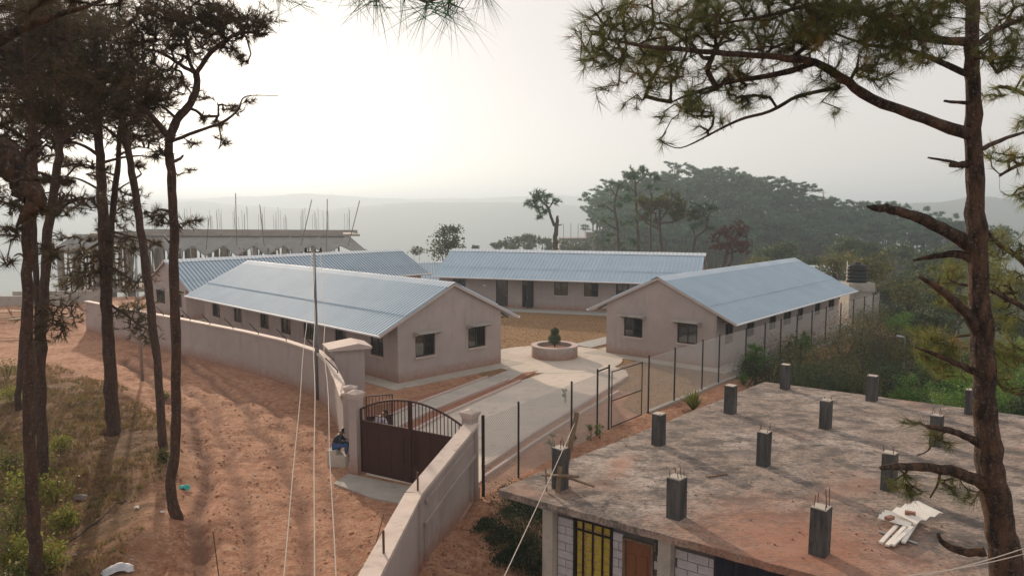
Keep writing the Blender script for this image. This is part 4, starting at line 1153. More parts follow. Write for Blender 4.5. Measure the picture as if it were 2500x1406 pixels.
# rebar bundles over the columns
for px in (415, 470, 492, 536, 563, 603, 643, 661, 712, 748, 778, 838, 327, 345, 250):
    t = (px - 160) / 678
    m_ = MB()
    for k in range(5):
        p = rl(t, .4, 3) + Vector((random.uniform(-.5, .5), random.uniform(-.4, .4), 0)); hgt = random.uniform(1.6, 3.2)
        m_.tube([p, p + Vector((random.uniform(-.06, .06), 0, hgt))], .018, 4)
    m_.build('rebar', M_rust, ub)
for (bx_, by_), (tx, ty) in (((578, 600), (575, 472)), ((645, 600), (634, 500)), ((735, 600), (761, 488)), ((797, 615), (799, 486)), ((850, 600), (878, 490)), ((503, 610), (510, 532))):
    m_ = MB(); m_.tube([D(bx_, by_, 96), D(tx, ty, 96)], .055, 5)
    tagp(m_.build('bamboo_pole', M_wood), {578: 'upright bamboo pole, tallest of those above the concrete frame building', 645: 'bamboo pole tilting slightly left above the concrete frame building', 735: 'bamboo pole leaning right above the folded canopy, left of the vertical one', 797: 'vertical bamboo pole directly behind the utility pole crossarm', 850: 'bamboo pole leaning right at the right end of the concrete building', 503: 'short bamboo pole, leftmost of those above the concrete building'}[bx_], 'pole', 'bamboo poles at the concrete frame building')
# ------------------------------------------------------------------ water tank on its tower
tc = Vector(D(2086, 800, 62)); 
tk = thing('water_tank', 'black ribbed plastic water tank standing on a concrete tower', 'tank', (tc.x, tc.y, 3.02))
prof = [(0, 0), (.80, 0)]
for k in range(4): z = .08 + k * .30; prof += [(.80, z), (.86, z + .05), (.86, z + .13), (.80, z + .18), (.79, z + .28)]
prof += [(.80, 1.28), (.70, 1.42), (.35, 1.52), (0, 1.55)]
mb = MB(); mb.lathe(prof, 28); mb.build('shell', M_tank, tk, smooth=True)
mb = MB(); mb.lathe([(0, 1.66), (.26, 1.66), (.28, 1.62), (.28, 1.5)], 16); mb.build('lid', M_tank, tk)
mb = MB(); mb.tube([(-.82, 0, .1), (-.86, 0, 1.75)], .035, 6); mb.build('inlet_pipe', M_white, tk)
tw = thing('tank_tower', 'square concrete tower with ladder carrying the water tank', 'tower', (tc.x, tc.y, 0))
mb = MB(); mb.box(-1.1, 1.1, -1.0, 1.0, 2.3, 3.0); mb.build('top_block', M_conc, tw)
mb = MB(); mb.box(-.95, .95, -.85, .85, -1, 2.3); mb.build('shaft', M_conc, tw)
ld = MB()
for x in (-.5, -.1): ld.tube([(x, -1.1, -.2), (x, -1.1, 2.9)], .025, 5)
for z in np.arange(.1, 2.9, .3): ld.tube([(-.5, -1.1, z), (-.1, -1.1, z)], .02, 5)
ld.build('ladder', M_galv, tw)
# white trestle frame between tank and bungalow, vent pipe in the bushes
fr_ = thing('trestle_stand', 'white pipe frame between the bungalow and tank tower', 'frame', (tc.x - 3.4, tc.y - 1.2, 0))
mb = MB()
for x in (0, 1.6): mb.tube([(x, 0, -.3), (x, 0, 2.3)], .06, 6)
for z in (.9, 1.6, 2.25): mb.tube([(0, 0, z), (1.6, 0, z)], .05, 6)
mb.build('trestle', M_white, fr_)
# far building and pylon on the hills
v0 = Vector(D(1420, 590, 205)); hb_ = thing('hillside_house', 'faint flat-roofed concrete house on the low hill behind the middle bungalow', 'house', tuple(v0))
mb = MB(); mb.box(-6, 3, -3, 3, -5, .8); mb.build('wall', M_uc, hb_)
mb = MB(); mb.box(-6.5, 3.5, -3.5, 3.5, .8, 1.1); mb.box(1, 6, -2, 3, 1.1, 2.6); mb.build('roof', M_uc, hb_)
for x in (-5, -3, -1, 1):
    mb = MB(); mb.bar((x, 0, 1.1), (x, 0, 5), .12); mb.build('rebar', M_rust, hb_)
v0 = Vector(D(2008, 482, 420)); py_ = thing('pylon', 'tiny lattice pylon on the skyline right of the pine hill', 'pylon', (v0.x, v0.y, -8))
mb = MB(); hgt = D(2008, 466, 420)[2] + 8
for sx, sy in ((-1, -1), (1, -1), (1, 1), (-1, 1)): mb.bar((sx * 2.2, sy * 2.2, 0), (sx * .3, sy * .3, hgt), .3)
for z in np.linspace(2, hgt - 2, 7):
    w = 2.2 * (1 - z / hgt) + .3; mb.bar((-w, 0, z), (w, 0, z + 2), .2); mb.bar((w, 0, z), (-w, 0, z + 2), .2)
for z in (hgt - 1, hgt - 4): mb.bar((-2.5, 0, z), (2.5, 0, z), .25)
mb.build('lattice', M_galv, py_)
# ------------------------------------------------------------------ plants
M_bark = pm('pine_bark', (.10, .055, .038), (.045, .028, .022), 9, .9, .9, 26, stretch=(1, 1, .3), c3=(.20, .16, .13), s3=16, bdist=.03)
M_bark2 = pm('pine_bark_plated', (.125, .07, .045), (.028, .020, .016), 8, .95, 1.0, 20, stretch=(1, 1, .35), lo=.40, hi=.60, c3=(.22, .19, .165), s3=26, bdist=.06)  # brown bark broken by dark plates and grey flecks
M_barkf = pm('far_bark', (.09, .07, .055), (.05, .04, .035), 3, .9)
M_need = leaf_mat('pine_needles', (.055, .078, .024), (.15, .155, .038), (.22, .11, .04), .45)
M_needl = leaf_mat('pine_needles_dense', (.065, .060, .034), (.14, .105, .055), (.17, .09, .05), .50)
M_needf = leaf_mat('pine_needles_far', (.034, .10, .062), (.14, .255, .135), (.17, .21, .10), .2)
M_needo = leaf_mat('pine_needles_olive', (.10, .125, .03), (.22, .225, .06), (.24, .16, .05), .45)
M_leafg = leaf_mat('green_leaves', (.05, .12, .025), (.15, .29, .055), (.24, .27, .06), .45)
M_leafd = leaf_mat('dark_leaves', (.035, .062, .028), (.095, .14, .055), (.15, .13, .06), .35)
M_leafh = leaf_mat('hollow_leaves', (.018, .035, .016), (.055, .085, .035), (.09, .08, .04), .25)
M_leafo = leaf_mat('olive_leaves', (.08, .095, .03), (.19, .20, .065), (.26, .20, .08), .4)
M_leafy = leaf_mat('yellow_green_leaves', (.12, .15, .03), (.28, .29, .06), (.30, .20, .07), .45)
M_dead = leaf_mat('dead_leaves', (.09, .035, .025), (.16, .07, .045), (.18, .10, .06), .2)
M_dry = leaf_mat('dry_grass', (.20, .125, .055), (.38, .26, .12), (.15, .17, .06), .3)

def unit(v): return v / (np.linalg.norm(v, axis=-1, keepdims=True) + 1e-9)
def needles(P_, Dn, n, L, w, spread=.75, rng=RNG, back=.45, droop=.15):
    """P_ (m,3) twig ends, Dn (m,3) their directions -> thin triangles"""
    m = len(P_)
    d = np.repeat(Dn, n, 0)
    r = unit(rng.normal(size=(m * n, 3)))
    s = rng.uniform(.15, spread, (m * n, 1))
    dirs = unit(d * (1 - s * .6) + (r - d * (r * d).sum(1, keepdims=True)) * s)
    dirs[:, 2] -= droop * rng.uniform(0, 1, m * n); dirs = unit(dirs)
    base = np.repeat(P_, n, 0) - d * rng.uniform(0, back, (m * n, 1)) * L
    ln = L * rng.uniform(.7, 1.1, (m * n, 1))
    side = unit(np.cross(dirs, rng.normal(size=(m * n, 3)))) * w / 2
    V = np.stack([base - side, base + side, base + dirs * ln], 1).reshape(-1, 3)
    F_ = np.arange(m * n * 3).reshape(-1, 3)
    tint = np.repeat(np.clip(np.repeat(rng.uniform(0, 1, m), n) * .8 + rng.uniform(-.05, .25, m * n), 0, 1), 3)
    return V, F_, tint
def leaves(P_, size, rng=RNG, asp=.45, flat=.0, tintn=None):
    m = len(P_)
    a = unit(rng.normal(size=(m, 3)) + np.array([0, 0, -.2])); b2 = unit(np.cross(a, rng.normal(size=(m, 3)) + np.array([0, 0, flat * 5])))
    s = size * rng.uniform(.6, 1.3, (m, 1))
    V = np.stack([P_ - a * s * .5, P_ + b2 * s * asp * .5, P_ + a * s * .5, P_ - b2 * s * asp * .5], 1).reshape(-1, 3)
    F_ = np.arange(m * 4).reshape(-1, 4)
    t = rng.uniform(0, 1, m) if tintn is None else tintn
    return V, F_, np.repeat(t, 4)
def blob_tips(blobs, rng=RNG, cluster=9, cs=.16):
    """blobs: (center, radii, count) -> clumped points"""
    out = []
    for c, r, n in blobs:
        c = np.asarray(c, float); r = np.asarray(r, float)
        k = max(2, n // cluster)
        u = unit(rng.normal(size=(k, 3))) * (rng.uniform(0, 1, (k, 1)) ** .42)
        cen = c + u * r
        i = rng.integers(0, k, n)
        out.append(cen[i] + rng.normal(size=(n, 3)) * np.maximum(r.min() * cs, .02) * np.array([1.25, 1.25, .8]))
    return np.concatenate(out)
def grow(nodes, tips, rng=RNG, maxseg=.9, bend=.12):
    """join every tip to the nearest node already in the tree; returns segments and end directions"""
    nodes = np.asarray(nodes, float)
    d0 = np.array([np.min(((nodes - t) ** 2).sum(1)) for t in tips]) if len(tips) < 6000 else None
    order = np.argsort(d0)
    N_ = np.zeros((len(nodes) + len(tips) * 2, 3)); N_[:len(nodes)] = nodes; cnt = len(nodes)
    par = -np.ones(len(N_), int); w = np.zeros(len(N_)); ends = []
    for k in order:
        t = tips[k]
        dd = ((N_[:cnt] - t) ** 2).sum(1)
        p = int(np.argmin(dd)); D_ = math.sqrt(dd[p])
        if D_ > .25:
            mid = (N_[p] + t) / 2 + rng.normal(size=3) * D_ * bend; N_[cnt] = mid; par[cnt] = p; p = cnt; cnt += 1
        N_[cnt] = t; par[cnt] = p; ends.append(cnt); cnt += 1
    N_ = N_[:cnt]; par = par[:cnt]
    w = np.zeros(cnt); w[ends] = 1
    for i in range(cnt - 1, len(nodes) - 1, -1):
        if par[i] >= 0: w[par[i]] += w[i]
    seg = np.arange(len(nodes), cnt)
    return N_, par, w, seg, np.array(ends)
def tree(name, label, cat, trunk, limbs, blobs, mats, group=None, tuft=(16, .24, .006), twr=.006, spread=.8, droop=.15, base=None, parts=True, seed=1, cluster=9, cs=.16, ts=10, extra_stub=()):
    """trunk: list of (x,y,z,r); limbs: list of such lists; blobs as blob_tips. world coordinates"""
    rng = np.random.default_rng(seed)
    b0 = base or trunk[0][:3]
    root = thing(name, label, cat, b0, 0, group)
    def rough(pl, sub=3):
        P_ = [np.array(p[:3]) for p in pl]; r_ = [p[3] for p in pl]; oP, oR = [], []
        for i in range(len(P_) - 1):
            for k in range(sub):
                t = k / sub; L = np.linalg.norm(P_[i + 1] - P_[i])
                # catmull-rom
                p0 = P_[max(i - 1, 0)]; p1 = P_[i]; p2_ = P_[i + 1]; p3 = P_[min(i + 2, len(P_) - 1)]
                q = .5 * ((2 * p1) + (-p0 + p2_) * t + (2 * p0 - 5 * p1 + 4 * p2_ - p3) * t * t + (-p0 + 3 * p1 - 3 * p2_ + p3) * t ** 3)
                oP.append(q + rng.normal(size=3) * min(r_[i] * .10, .03) * (1 if (i or k) else 0)); oR.append((r_[i] * (1 - t) + r_[i + 1] * t) * rng.uniform(.93, 1.08))
        oP.append(P_[-1]); oR.append(r_[-1]); return oP, oR
    tp, tr = rough(trunk, 5)
    if ts > 12:
        tp2, tr2 = [], []
        for i in range(len(tp) - 1):
            for k in range(6): tp2.append(tp[i] + (tp[i + 1] - tp[i]) * k / 6); tr2.append(tr[i] + (tr[i + 1] - tr[i]) * k / 6)
        mb = MB(); nb = 44; mb.tube(tp2, tr2, nb)
        V = np.array(mb.v); c = np.repeat(np.array(tp2), nb, 0); an = np.tile(np.arange(nb), len(tp2)) / nb * 2 * math.pi
        f = 1 + .16 * np.abs(fbm(np.cos(an) * 3.2 + c[:, 2] * .9, np.sin(an) * 3.2 + c[:, 2] * 1.1, 5, 3)) + .05 * vnoise(np.cos(an) * 8 + 9, np.sin(an) * 8 + c[:, 2] * 5, 8) - .05
        mb.v = [tuple(q) for q in c + (V - c) * f[:, None]]
    else:
        mb = MB(); mb.tube(tp, tr, ts)
    mb.build('trunk', mats[0], root, world=True, smooth=True)
    nodes = []
    tt = len(trunk)
    for l in limbs:
        lp_, lr = rough(l, 4)
        mb = MB(); mb.tube(lp_, lr, 7); mb.build('branch', mats[0], root, world=True, smooth=True)
        for a, c in zip(lp_[:-1], lp_[1:]):
            k = max(1, int(np.linalg.norm(c - a) / .25))
            nodes += [a + (c - a) * j / k for j in range(k)]
        nodes.append(lp_[-1])
    for a, c in list(zip(tp[:-1], tp[1:]))[int(len(tp) * .45):]:
        k = max(1, int(np.linalg.norm(c - a) / .4)); nodes += [a + (c - a) * j / k for j in range(k)]
    if blobs:
        tips = blob_tips(blobs, rng, cluster, cs)
        N_, par, w, seg, ends = grow(nodes, tips, rng)
        A_ = N_[par[seg]]; B_ = N_[seg]
        rb = np.minimum(twr * np.sqrt(np.maximum(w[seg], 1)), .05); ra = np.minimum(twr * np.sqrt(np.maximum(w[np.maximum(par[seg], 0)] * (par[seg] >= len(nodes)), w[seg])), .06)
        V, F_ = prism_segs(A_, B_, ra, rb)
        dirs = unit(N_[ends] - N_[par[ends]]); dirs[:, 2] += .25; dirs = unit(dirs)
        n, L, wd = tuft
        V2, F2, t2 = needles(N_[ends], dirs, n, L, wd, spread, rng, droop=droop)
        o = link('twigs', npmesh('twigs', V, F_, mats[0], off=b0), root); o['kind'] = 'stuff'
        o = link('needles', npmesh('needles', V2, F2, mats[1], tint=t2, off=b0), root); o['kind'] = 'stuff'
    return root
def P3(y, pts, dy=0):
    """photo points + half width in px -> world points at depth y"""
    out = []
    for k, p in enumerate(pts):
        yy = y + dy * k / max(1, len(pts) - 1)
        q = D(p[0], p[1], yy); out.append((q[0], q[1], q[2], p[2] / FPX * yy))
    return out
def BL(y, lst, dens, th=None, dyr=.9):
    """blobs from photo ellipses at depth y"""
    out = []
    for b in lst:
        cx, cy_, rx, ry = b[:4]; dy = b[4] if len(b) > 4 else random.uniform(-dyr, dyr)
        c = D(cx, cy_, y + dy); s = y / FPX
        area = math.pi * rx * ry * s * s
        out.append((c, (rx * s, (th or max(rx, ry) * s * .9), ry * s), max(6, int(area * dens))))
    return out

# ---- the big pine at the right
yR = 9.3
trunkR = P3(yR, [(a, b_, c * .86) for a, b_, c in [(2462, 1470, 45), (2440, 1300, 40), (2420, 1150, 36), (2406, 1000, 32), (2395, 800, 29), (2385, 600, 26), (2380, 400, 22), (2377, 200, 20), (2372, 60, 18), (2378, -120, 15), (2370, -320, 9)]])
tb = trunkR[0]; trunkR = [(tb[0] + .12, tb[1], -1.6, .27), (tb[0] + .05, tb[1], 2.0, .22)] + trunkR
limR = [
 P3(yR, [(2368, 328, 15), (2260, 292, 13), (2130, 242, 12), (2055, 190, 11), (1990, 153, 9), (1900, 140, 8), (1780, 132, 7), (1650, 120, 6), (1560, 112, 4), (1470, 92, 2)], -.8),
 P3(yR, [(1985, 155, 8), (1900, 182, 7), (1800, 198, 5), (1700, 225, 3), (1640, 250, 2)], .3),
 P3(yR, [(2050, 214, 5), (1950, 235, 4.5), (1880, 272, 4), (1800, 295, 3.5), (1730, 330, 2.5), (1660, 362, 1.5), (1612, 345, 1)], -.5),
 P3(yR, [(2370, 105, 11), (2250, 92, 9), (2180, 60, 8), (2080, 22, 7), (1990, 12, 6), (1880, 38, 4), (1760, 60, 2)], -1.0),
 P3(yR, [(2362, 182, 8), (2290, 150, 7), (2210, 120, 5), (2120, 110, 4), (2030, 80, 2)], .9),
 P3(yR, [(2385, 110, 8), (2440, 70, 6), (2520, 40, 4)], .4),
 P3(yR, [(2372, 20, 8), (2300, -30, 6), (2180, -70, 5), (2040, -60, 3)], .3),
 P3(yR, [(2395, 365, 6), (2440, 345, 5), (2510, 320, 3)], .6),
 P3(yR, [(2378, 607, 18), (2330, 575, 16), (2260, 540, 14), (2190, 514, 11), (2140, 508, 9), (2117, 503, 2)], -.5),
 P3(yR, [(2372, 632, 10), (2330, 620, 9), (2270, 628, 6), (2228, 636, 2)], .2),
 P3(yR, [(2388, 810, 16), (2350, 755, 13), (2300, 712, 9), (2243, 674, 4)], -.3),
 P3(yR, [(2396, 915, 10), (2330, 885, 7), (2280, 864, 5), (2233, 847, 2)], .3),
 P3(yR, [(2402, 1090, 12), (2350, 1062, 9), (2310, 1048, 8), (2262, 1040, 5)], -.4),
 P3(yR, [(2415, 1190, 18), (2340, 1152, 14), (2250, 1140, 11), (2190, 1138, 9), (2150, 1142, 5)], -.6),
 P3(yR, [(2405, 1345, 12), (2350, 1345, 10), (2300, 1322, 7), (2288, 1300, 4)], .2),
 P3(yR, [(2365, 408, 5), (2320, 395, 4), (2265, 385, 2)], .1),
 P3(yR, [(2372, 398, 8), (2345, 402, 8), (2318, 404, 5)], .0),
 P3(yR, [(2372, 252, 5), (2335, 250, 4), (2305, 247, 3)], .0),
 P3(yR, [(2310, 1050, 4), (2285, 1070, 3), (2265, 1100, 2), (2240, 1110, 1.5)], .0),
 P3(yR, [(2295, 1145, 4), (2290, 1180, 3), (2270, 1215, 2)], .0),
]
denR = 350
blR = BL(yR, [(1470, 75, 50, 40, -.8), (1480, 140, 60, 40, -.8), (1550, 60, 60, 45, -.7), (1570, 150, 60, 35), (1600, 90, 60, 50), (1680, 100, 70, 50), (1700, 20, 80, 30), (1620, 195, 60, 35), (1655, 250, 60, 35), (1740, 190, 80, 45),
 (1780, 50, 100, 45), (1880, 60, 110, 50), (1860, 150, 80, 45), (1990, 50, 110, 50), (2090, 50, 110, 55), (2150, 120, 90, 45), (2210, 50, 100, 55), (2290, 20, 80, 45), (1980, 120, 70, 35), (2060, 190, 80, 30),
 (2440, 50, 70, 55), (2450, 130, 55, 45), (1690, 290, 45, 25), (1830, 240, 50, 22), (1900, 10, 90, 30), (2040, 5, 120, 25), (1560, 10, 70, 25), (2230, 130, 70, 35)], denR, .75, .9)
blR += BL(yR, [(1640, 345, 40, 14), (2040, 268, 30, 16), (1950, 240, 40, 14), (1750, 290, 50, 16), (1480, 210, 50, 25, -.8), (1530, 265, 40, 20)], 85, .3, .3)
blR += BL(yR, [(2228, 1050, 16, 26, -.4), (2310, 1085, 38, 26, -.2), (2195, 1178, 38, 22, -.5), (2245, 1215, 55, 26, -.3), (2320, 1200, 45, 30, -.2), (2370, 1225, 26, 22, 0)], 200, .22)
tree('pine_tree', 'large rough-barked pine at the right with long dead branch stubs', 'tree', trunkR, limR, blR, (M_bark2, M_need), tuft=(24, .24, .0042), twr=.0030, seed=5, cluster=10, cs=.42, ts=14)
# olive lit pine behind it, entering from the right edge
yO = 14.0
trunkO = P3(yO, [(2620, 1500, 26), (2600, 1000, 24), (2590, 600, 20), (2580, 200, 14), (2575, -100, 8)]); trunkO[0] = (*trunkO[0][:2], -3.5, .22)
limO = [P3(yO, [(2600, 760, 10), (2500, 640, 8), (2430, 590, 5), (2400, 540, 3)], -.4), P3(yO, [(2600, 900, 8), (2500, 880, 6), (2400, 820, 4), (2290, 830, 2)], .4), P3(yO, [(2600, 820, 8), (2480, 740, 6), (2380, 700, 4), (2270, 690, 2)], .2),
        P3(yO, [(2590, 420, 7), (2500, 400, 5), (2440, 430, 3)], 0), P3(yO, [(2590, 300, 7), (2500, 230, 5), (2440, 210, 3)], 0), P3(yO, [(2600, 960, 7), (2480, 960, 5), (2380, 900, 3), (2300, 890, 1.5)], .6)]
blO = BL(yO, [(2310, 670, 60, 30), (2300, 730, 50, 25), (2280, 830, 60, 35), (2360, 850, 70, 35), (2350, 900, 80, 25), (2280, 880, 50, 25), (2450, 620, 70, 40), (2440, 690, 60, 40), (2460, 850, 60, 50), (2450, 770, 50, 35), (2460, 215, 50, 35), (2470, 300, 40, 30), (2465, 400, 50, 40), (2480, 480, 30, 30), (2480, 930, 50, 30)], 150, .7, .5)
tree('pine_tree', 'olive-lit pine reaching in from the right edge behind the large pine trunk', 'tree', trunkO, limO, blO, (M_bark2, M_needo), tuft=(20, .28, .007), twr=.004, seed=8, cluster=9, cs=.4)

# ---- pines on the left bank
def base_at(px, py):
    z = 0.0
    for _ in range(6): g = G(px, py, z); z = hz(g[0], g[1])
    return g
def left_pine(label, pts, limbs, blobs, dens, seed, dd=.35, tuft=(14, .30, .014), mats=(M_bark, M_needl), th=1.3):
    b0 = base_at(pts[0][0], pts[0][1]); y = b0[1]; pts = [(p[0], p[1], p[2] * .79) for p in pts]; dens = dens if seed == 11 else dens * .8
    tr = P3(y, pts); tr[0] = (b0[0], b0[1], b0[2] - .3, tr[0][3] * 1.3); tr.insert(1, (b0[0], b0[1], b0[2] + .15, tr[1][3] * 1.12))
    lm = [P3(y, l, random.uniform(-1.2, 1.2)) for l in limbs]
    return tree('pine_tree', label, 'tree', tr, lm, BL(y, blobs, dens * 4.4, th, 1.5), mats, group='pines on the left bank', tuft=tuft, twr=.005, seed=seed, cluster=14, cs=.45)
left_pine('bare-trunked pine at the road edge, turquoise rag at its foot, crown leaning right',
 [(430, 1262, 17), (416, 1190, 16), (428, 1080, 15), (430, 900, 14.5), (426, 700, 14), (422, 520, 13.5), (416, 400, 13), (410, 345, 12)],
 [[(410, 348, 11), (432, 292, 10), (466, 252, 9), (481, 205, 8.5), (479, 178, 8)], [(479, 180, 6), (510, 135, 5.5), (545, 104, 5), (592, 80, 4), (650, 85, 2)], [(478, 180, 5), (463, 150, 4), (455, 100, 3), (450, 40, 2)],
  [(478, 180, 5), (440, 158, 4.5), (390, 128, 3.5), (350, 120, 2)], [(408, 330, 8), (372, 288, 7), (336, 250, 5), (300, 220, 3)], [(418, 345, 4.5), (480, 322, 4), (545, 298, 3.5), (582, 268, 2.5), (600, 236, 1.5), (680, 234, .8)],
  [(425, 285, 4), (400, 262, 3), (370, 245, 2)], [(420, 396, 4), (436, 390, 4), (447, 380, 2.5)], [(410, 385, 3.5), (394, 370, 3), (388, 352, 1.5)], [(420, 520, 4), (395, 512, 3), (372, 520, 2)], [(426, 535, 3), (445, 560, 2)], [(414, 592, 3), (400, 575, 2)], [(436, 712, 2.5), (448, 714, 2)]],
 [(560, 52, 60, 28), (610, 62, 50, 26), (655, 85, 22, 10), (530, 80, 50, 25), (480, 50, 55, 35), (420, 60, 60, 45), (380, 40, 60, 40), (440, 110, 60, 22), (560, 118, 40, 16), (600, 145, 22, 12), (420, 205, 35, 25), (455, 220, 22, 22), (360, 110, 55, 40), (380, 255, 40, 20),
  (510, 292, 30, 14), (570, 265, 22, 14), (600, 240, 16, 8), (522, 335, 12, 20), (440, 345, 12, 14), (370, 225, 50, 35), (385, 375, 20, 18), (430, 415, 12, 12), (398, 535, 38, 22), (440, 540, 16, 14)], 46, 11)
left_pine('slender leaning pine just left of the one at the road edge',
 [(398, 1095, 12), (392, 1000, 12), (380, 850, 12), (362, 700, 12), (344, 560, 11.5), (328, 460, 11), (312, 365, 10), (302, 300, 9), (296, 200, 6)],
 [[(312, 360, 5), (280, 330, 4), (240, 300, 2)], [(305, 310, 5), (350, 270, 4), (380, 250, 2)], [(325, 440, 3), (345, 425, 2)], [(330, 480, 3), (300, 470, 2), (270, 440, 1.5)], [(298, 230, 5), (330, 180, 3), (360, 150, 2)], [(345, 580, 3), (370, 590, 2), (395, 600, 1.5)]],
 [(270, 290, 50, 30), (330, 250, 55, 35), (380, 235, 35, 22), (340, 180, 60, 40), (270, 200, 60, 45), (300, 120, 70, 50), (365, 600, 35, 16), (345, 335, 30, 14), (320, 400, 25, 14), (355, 310, 40, 20)], 42, 12)
left_pine('thick straight pine third from the right in the left group',
 [(276, 1060, 20), (270, 950, 18), (262, 800, 16.5), (256, 650, 15.5), (250, 500, 14.5), (244, 400, 13.5), (240, 300, 12), (236, 180, 9), (236, 60, 6)],
 [[(244, 380, 5), (190, 350, 3.5), (130, 345, 2)], [(242, 400, 4), (300, 385, 3), (350, 380, 1.5)], [(240, 300, 6), (180, 250, 4), (120, 220, 2.5)], [(238, 250, 5), (290, 200, 4), (330, 190, 2)], [(236, 150, 5), (170, 100, 3), (100, 90, 2)], [(252, 590, 4), (215, 610, 3), (190, 640, 2)], [(256, 640, 3), (300, 670, 2.5), (330, 690, 1.5)], [(262, 740, 4), (310, 770, 3), (345, 800, 1.5)], [(250, 470, 3), (200, 440, 2.5), (150, 430, 1.5)], [(254, 560, 3), (310, 575, 2.5), (370, 590, 1.5)]],
 [(200, 250, 80, 45), (140, 210, 75, 45), (220, 150, 80, 60), (120, 110, 80, 60), (200, 60, 90, 50), (290, 180, 50, 40), (300, 60, 80, 50), (160, 310, 60, 22), (235, 660, 60, 26), (205, 690, 40, 30), (300, 600, 45, 20), (310, 680, 38, 30), (310, 755, 40, 26), (345, 800, 26, 36), (240, 620, 40, 24), (185, 590, 30, 16), (100, 40, 80, 40)], 42, 13)
left_pine('thin pine whose trunk rises behind and right of the thick straight one',
 [(285, 1045, 10), (276, 900, 10), (266, 760, 10), (268, 620, 10), (277, 500, 9.5), (288, 400, 8), (294, 300, 6), (300, 200, 4)],
 [[(280, 470, 3), (300, 455, 2), (325, 440, 1.2)], [(290, 380, 3), (330, 360, 2), (370, 365, 1)], [(286, 430, 3), (250, 420, 2), (210, 425, 1)]],
 [(290, 480, 28, 40), (280, 540, 24, 24), (330, 330, 45, 28), (270, 250, 60, 35), (220, 430, 30, 12), (370, 330, 30, 20), (330, 280, 50, 26)], 46, 14)
left_pine('nearest thick pine at the far left, its foot in the bushes',
 [(92, 1420, 22), (84, 1300, 20), (76, 1150, 18.5), (70, 950, 17.5), (67, 750, 16.5), (68, 560, 15.5), (74, 450, 14.5), (80, 350, 12), (70, 220, 10), (60, 80, 7)],
 [[(76, 380, 5), (30, 350, 4), (-20, 340, 3)], [(78, 350, 6), (120, 310, 5), (170, 290, 3)], [(72, 240, 6), (30, 180, 4), (-20, 150, 3)], [(66, 160, 5), (120, 110, 4), (170, 90, 2)], [(68, 640, 3), (50, 620, 2.5), (35, 625, 1.5)], [(72, 480, 4), (40, 490, 3), (5, 500, 2)]],
 [(60, 250, 75, 50), (0, 210, 60, 60), (60, 150, 80, 60), (10, 90, 70, 60), (110, 60, 80, 50), (50, 10, 90, 40), (120, 290, 60, 30), (20, 330, 50, 30), (38, 632, 34, 18), (30, 500, 40, 30), (10, 570, 25, 22), (150, 180, 70, 45)], 46, 15)
left_pine('forked pine left of centre in the left group, two upper stems',
 [(108, 1170, 14), (100, 1000, 15), (100, 850, 15.5), (108, 700, 14.5), (118, 560, 14), (134, 450, 13), (148, 350, 11)],
 [[(148, 352, 9), (130, 310, 7), (110, 260, 5), (100, 180, 3)], [(148, 350, 9), (180, 312, 7), (215, 280, 5), (230, 200, 3)], [(120, 540, 4), (160, 500, 3), (200, 480, 2)], [(110, 640, 3), (135, 610, 2.5), (160, 600, 1.5)], [(134, 440, 4), (90, 420, 3), (50, 430, 2)], [(140, 410, 3), (190, 400, 2.5), (240, 410, 1.5)], [(102, 790, 3), (130, 780, 2.5), (150, 800, 1.5)]],
 [(100, 250, 80, 40), (190, 270, 60, 30), (110, 160, 80, 60), (200, 170, 70, 50), (190, 490, 48, 28), (170, 520, 40, 14), (60, 430, 50, 18), (225, 405, 40, 14), (135, 600, 34, 18), (125, 775, 45, 32), (125, 815, 35, 22), (60, 100, 70, 50), (150, 60, 80, 50), (180, 445, 60, 12)], 42, 16)
left_pine('thin pine behind the nearest thick one at the far left',
 [(44, 1000, 9), (50, 900, 9), (60, 760, 9), (76, 600, 8.5), (84, 480, 8), (88, 380, 6), (90, 280, 4)],
 [[(80, 520, 3), (50, 510, 2), (20, 520, 1)], [(86, 400, 3), (120, 380, 2), (160, 385, 1)]],
 [(20, 480, 40, 30), (80, 300, 70, 40), (20, 380, 50, 30), (130, 400, 45, 14), (20, 150, 70, 60), (40, 560, 30, 14)], 40, 17)
left_pine('thin dark pine between the forked pine and the nearest one',
 [(92, 1060, 10), (88, 900, 10), (94, 780, 9.5), (88, 660, 9), (82, 540, 8.5), (80, 450, 7), (82, 360, 5)],
 [[(84, 590, 3), (110, 600, 2), (140, 596, 1)], [(82, 480, 3), (120, 470, 2), (150, 475, 1)]],
 [(130, 500, 36, 20), (120, 340, 60, 26), (60, 380, 50, 24), (200, 330, 50, 26), (150, 440, 40, 12)], 40, 18)
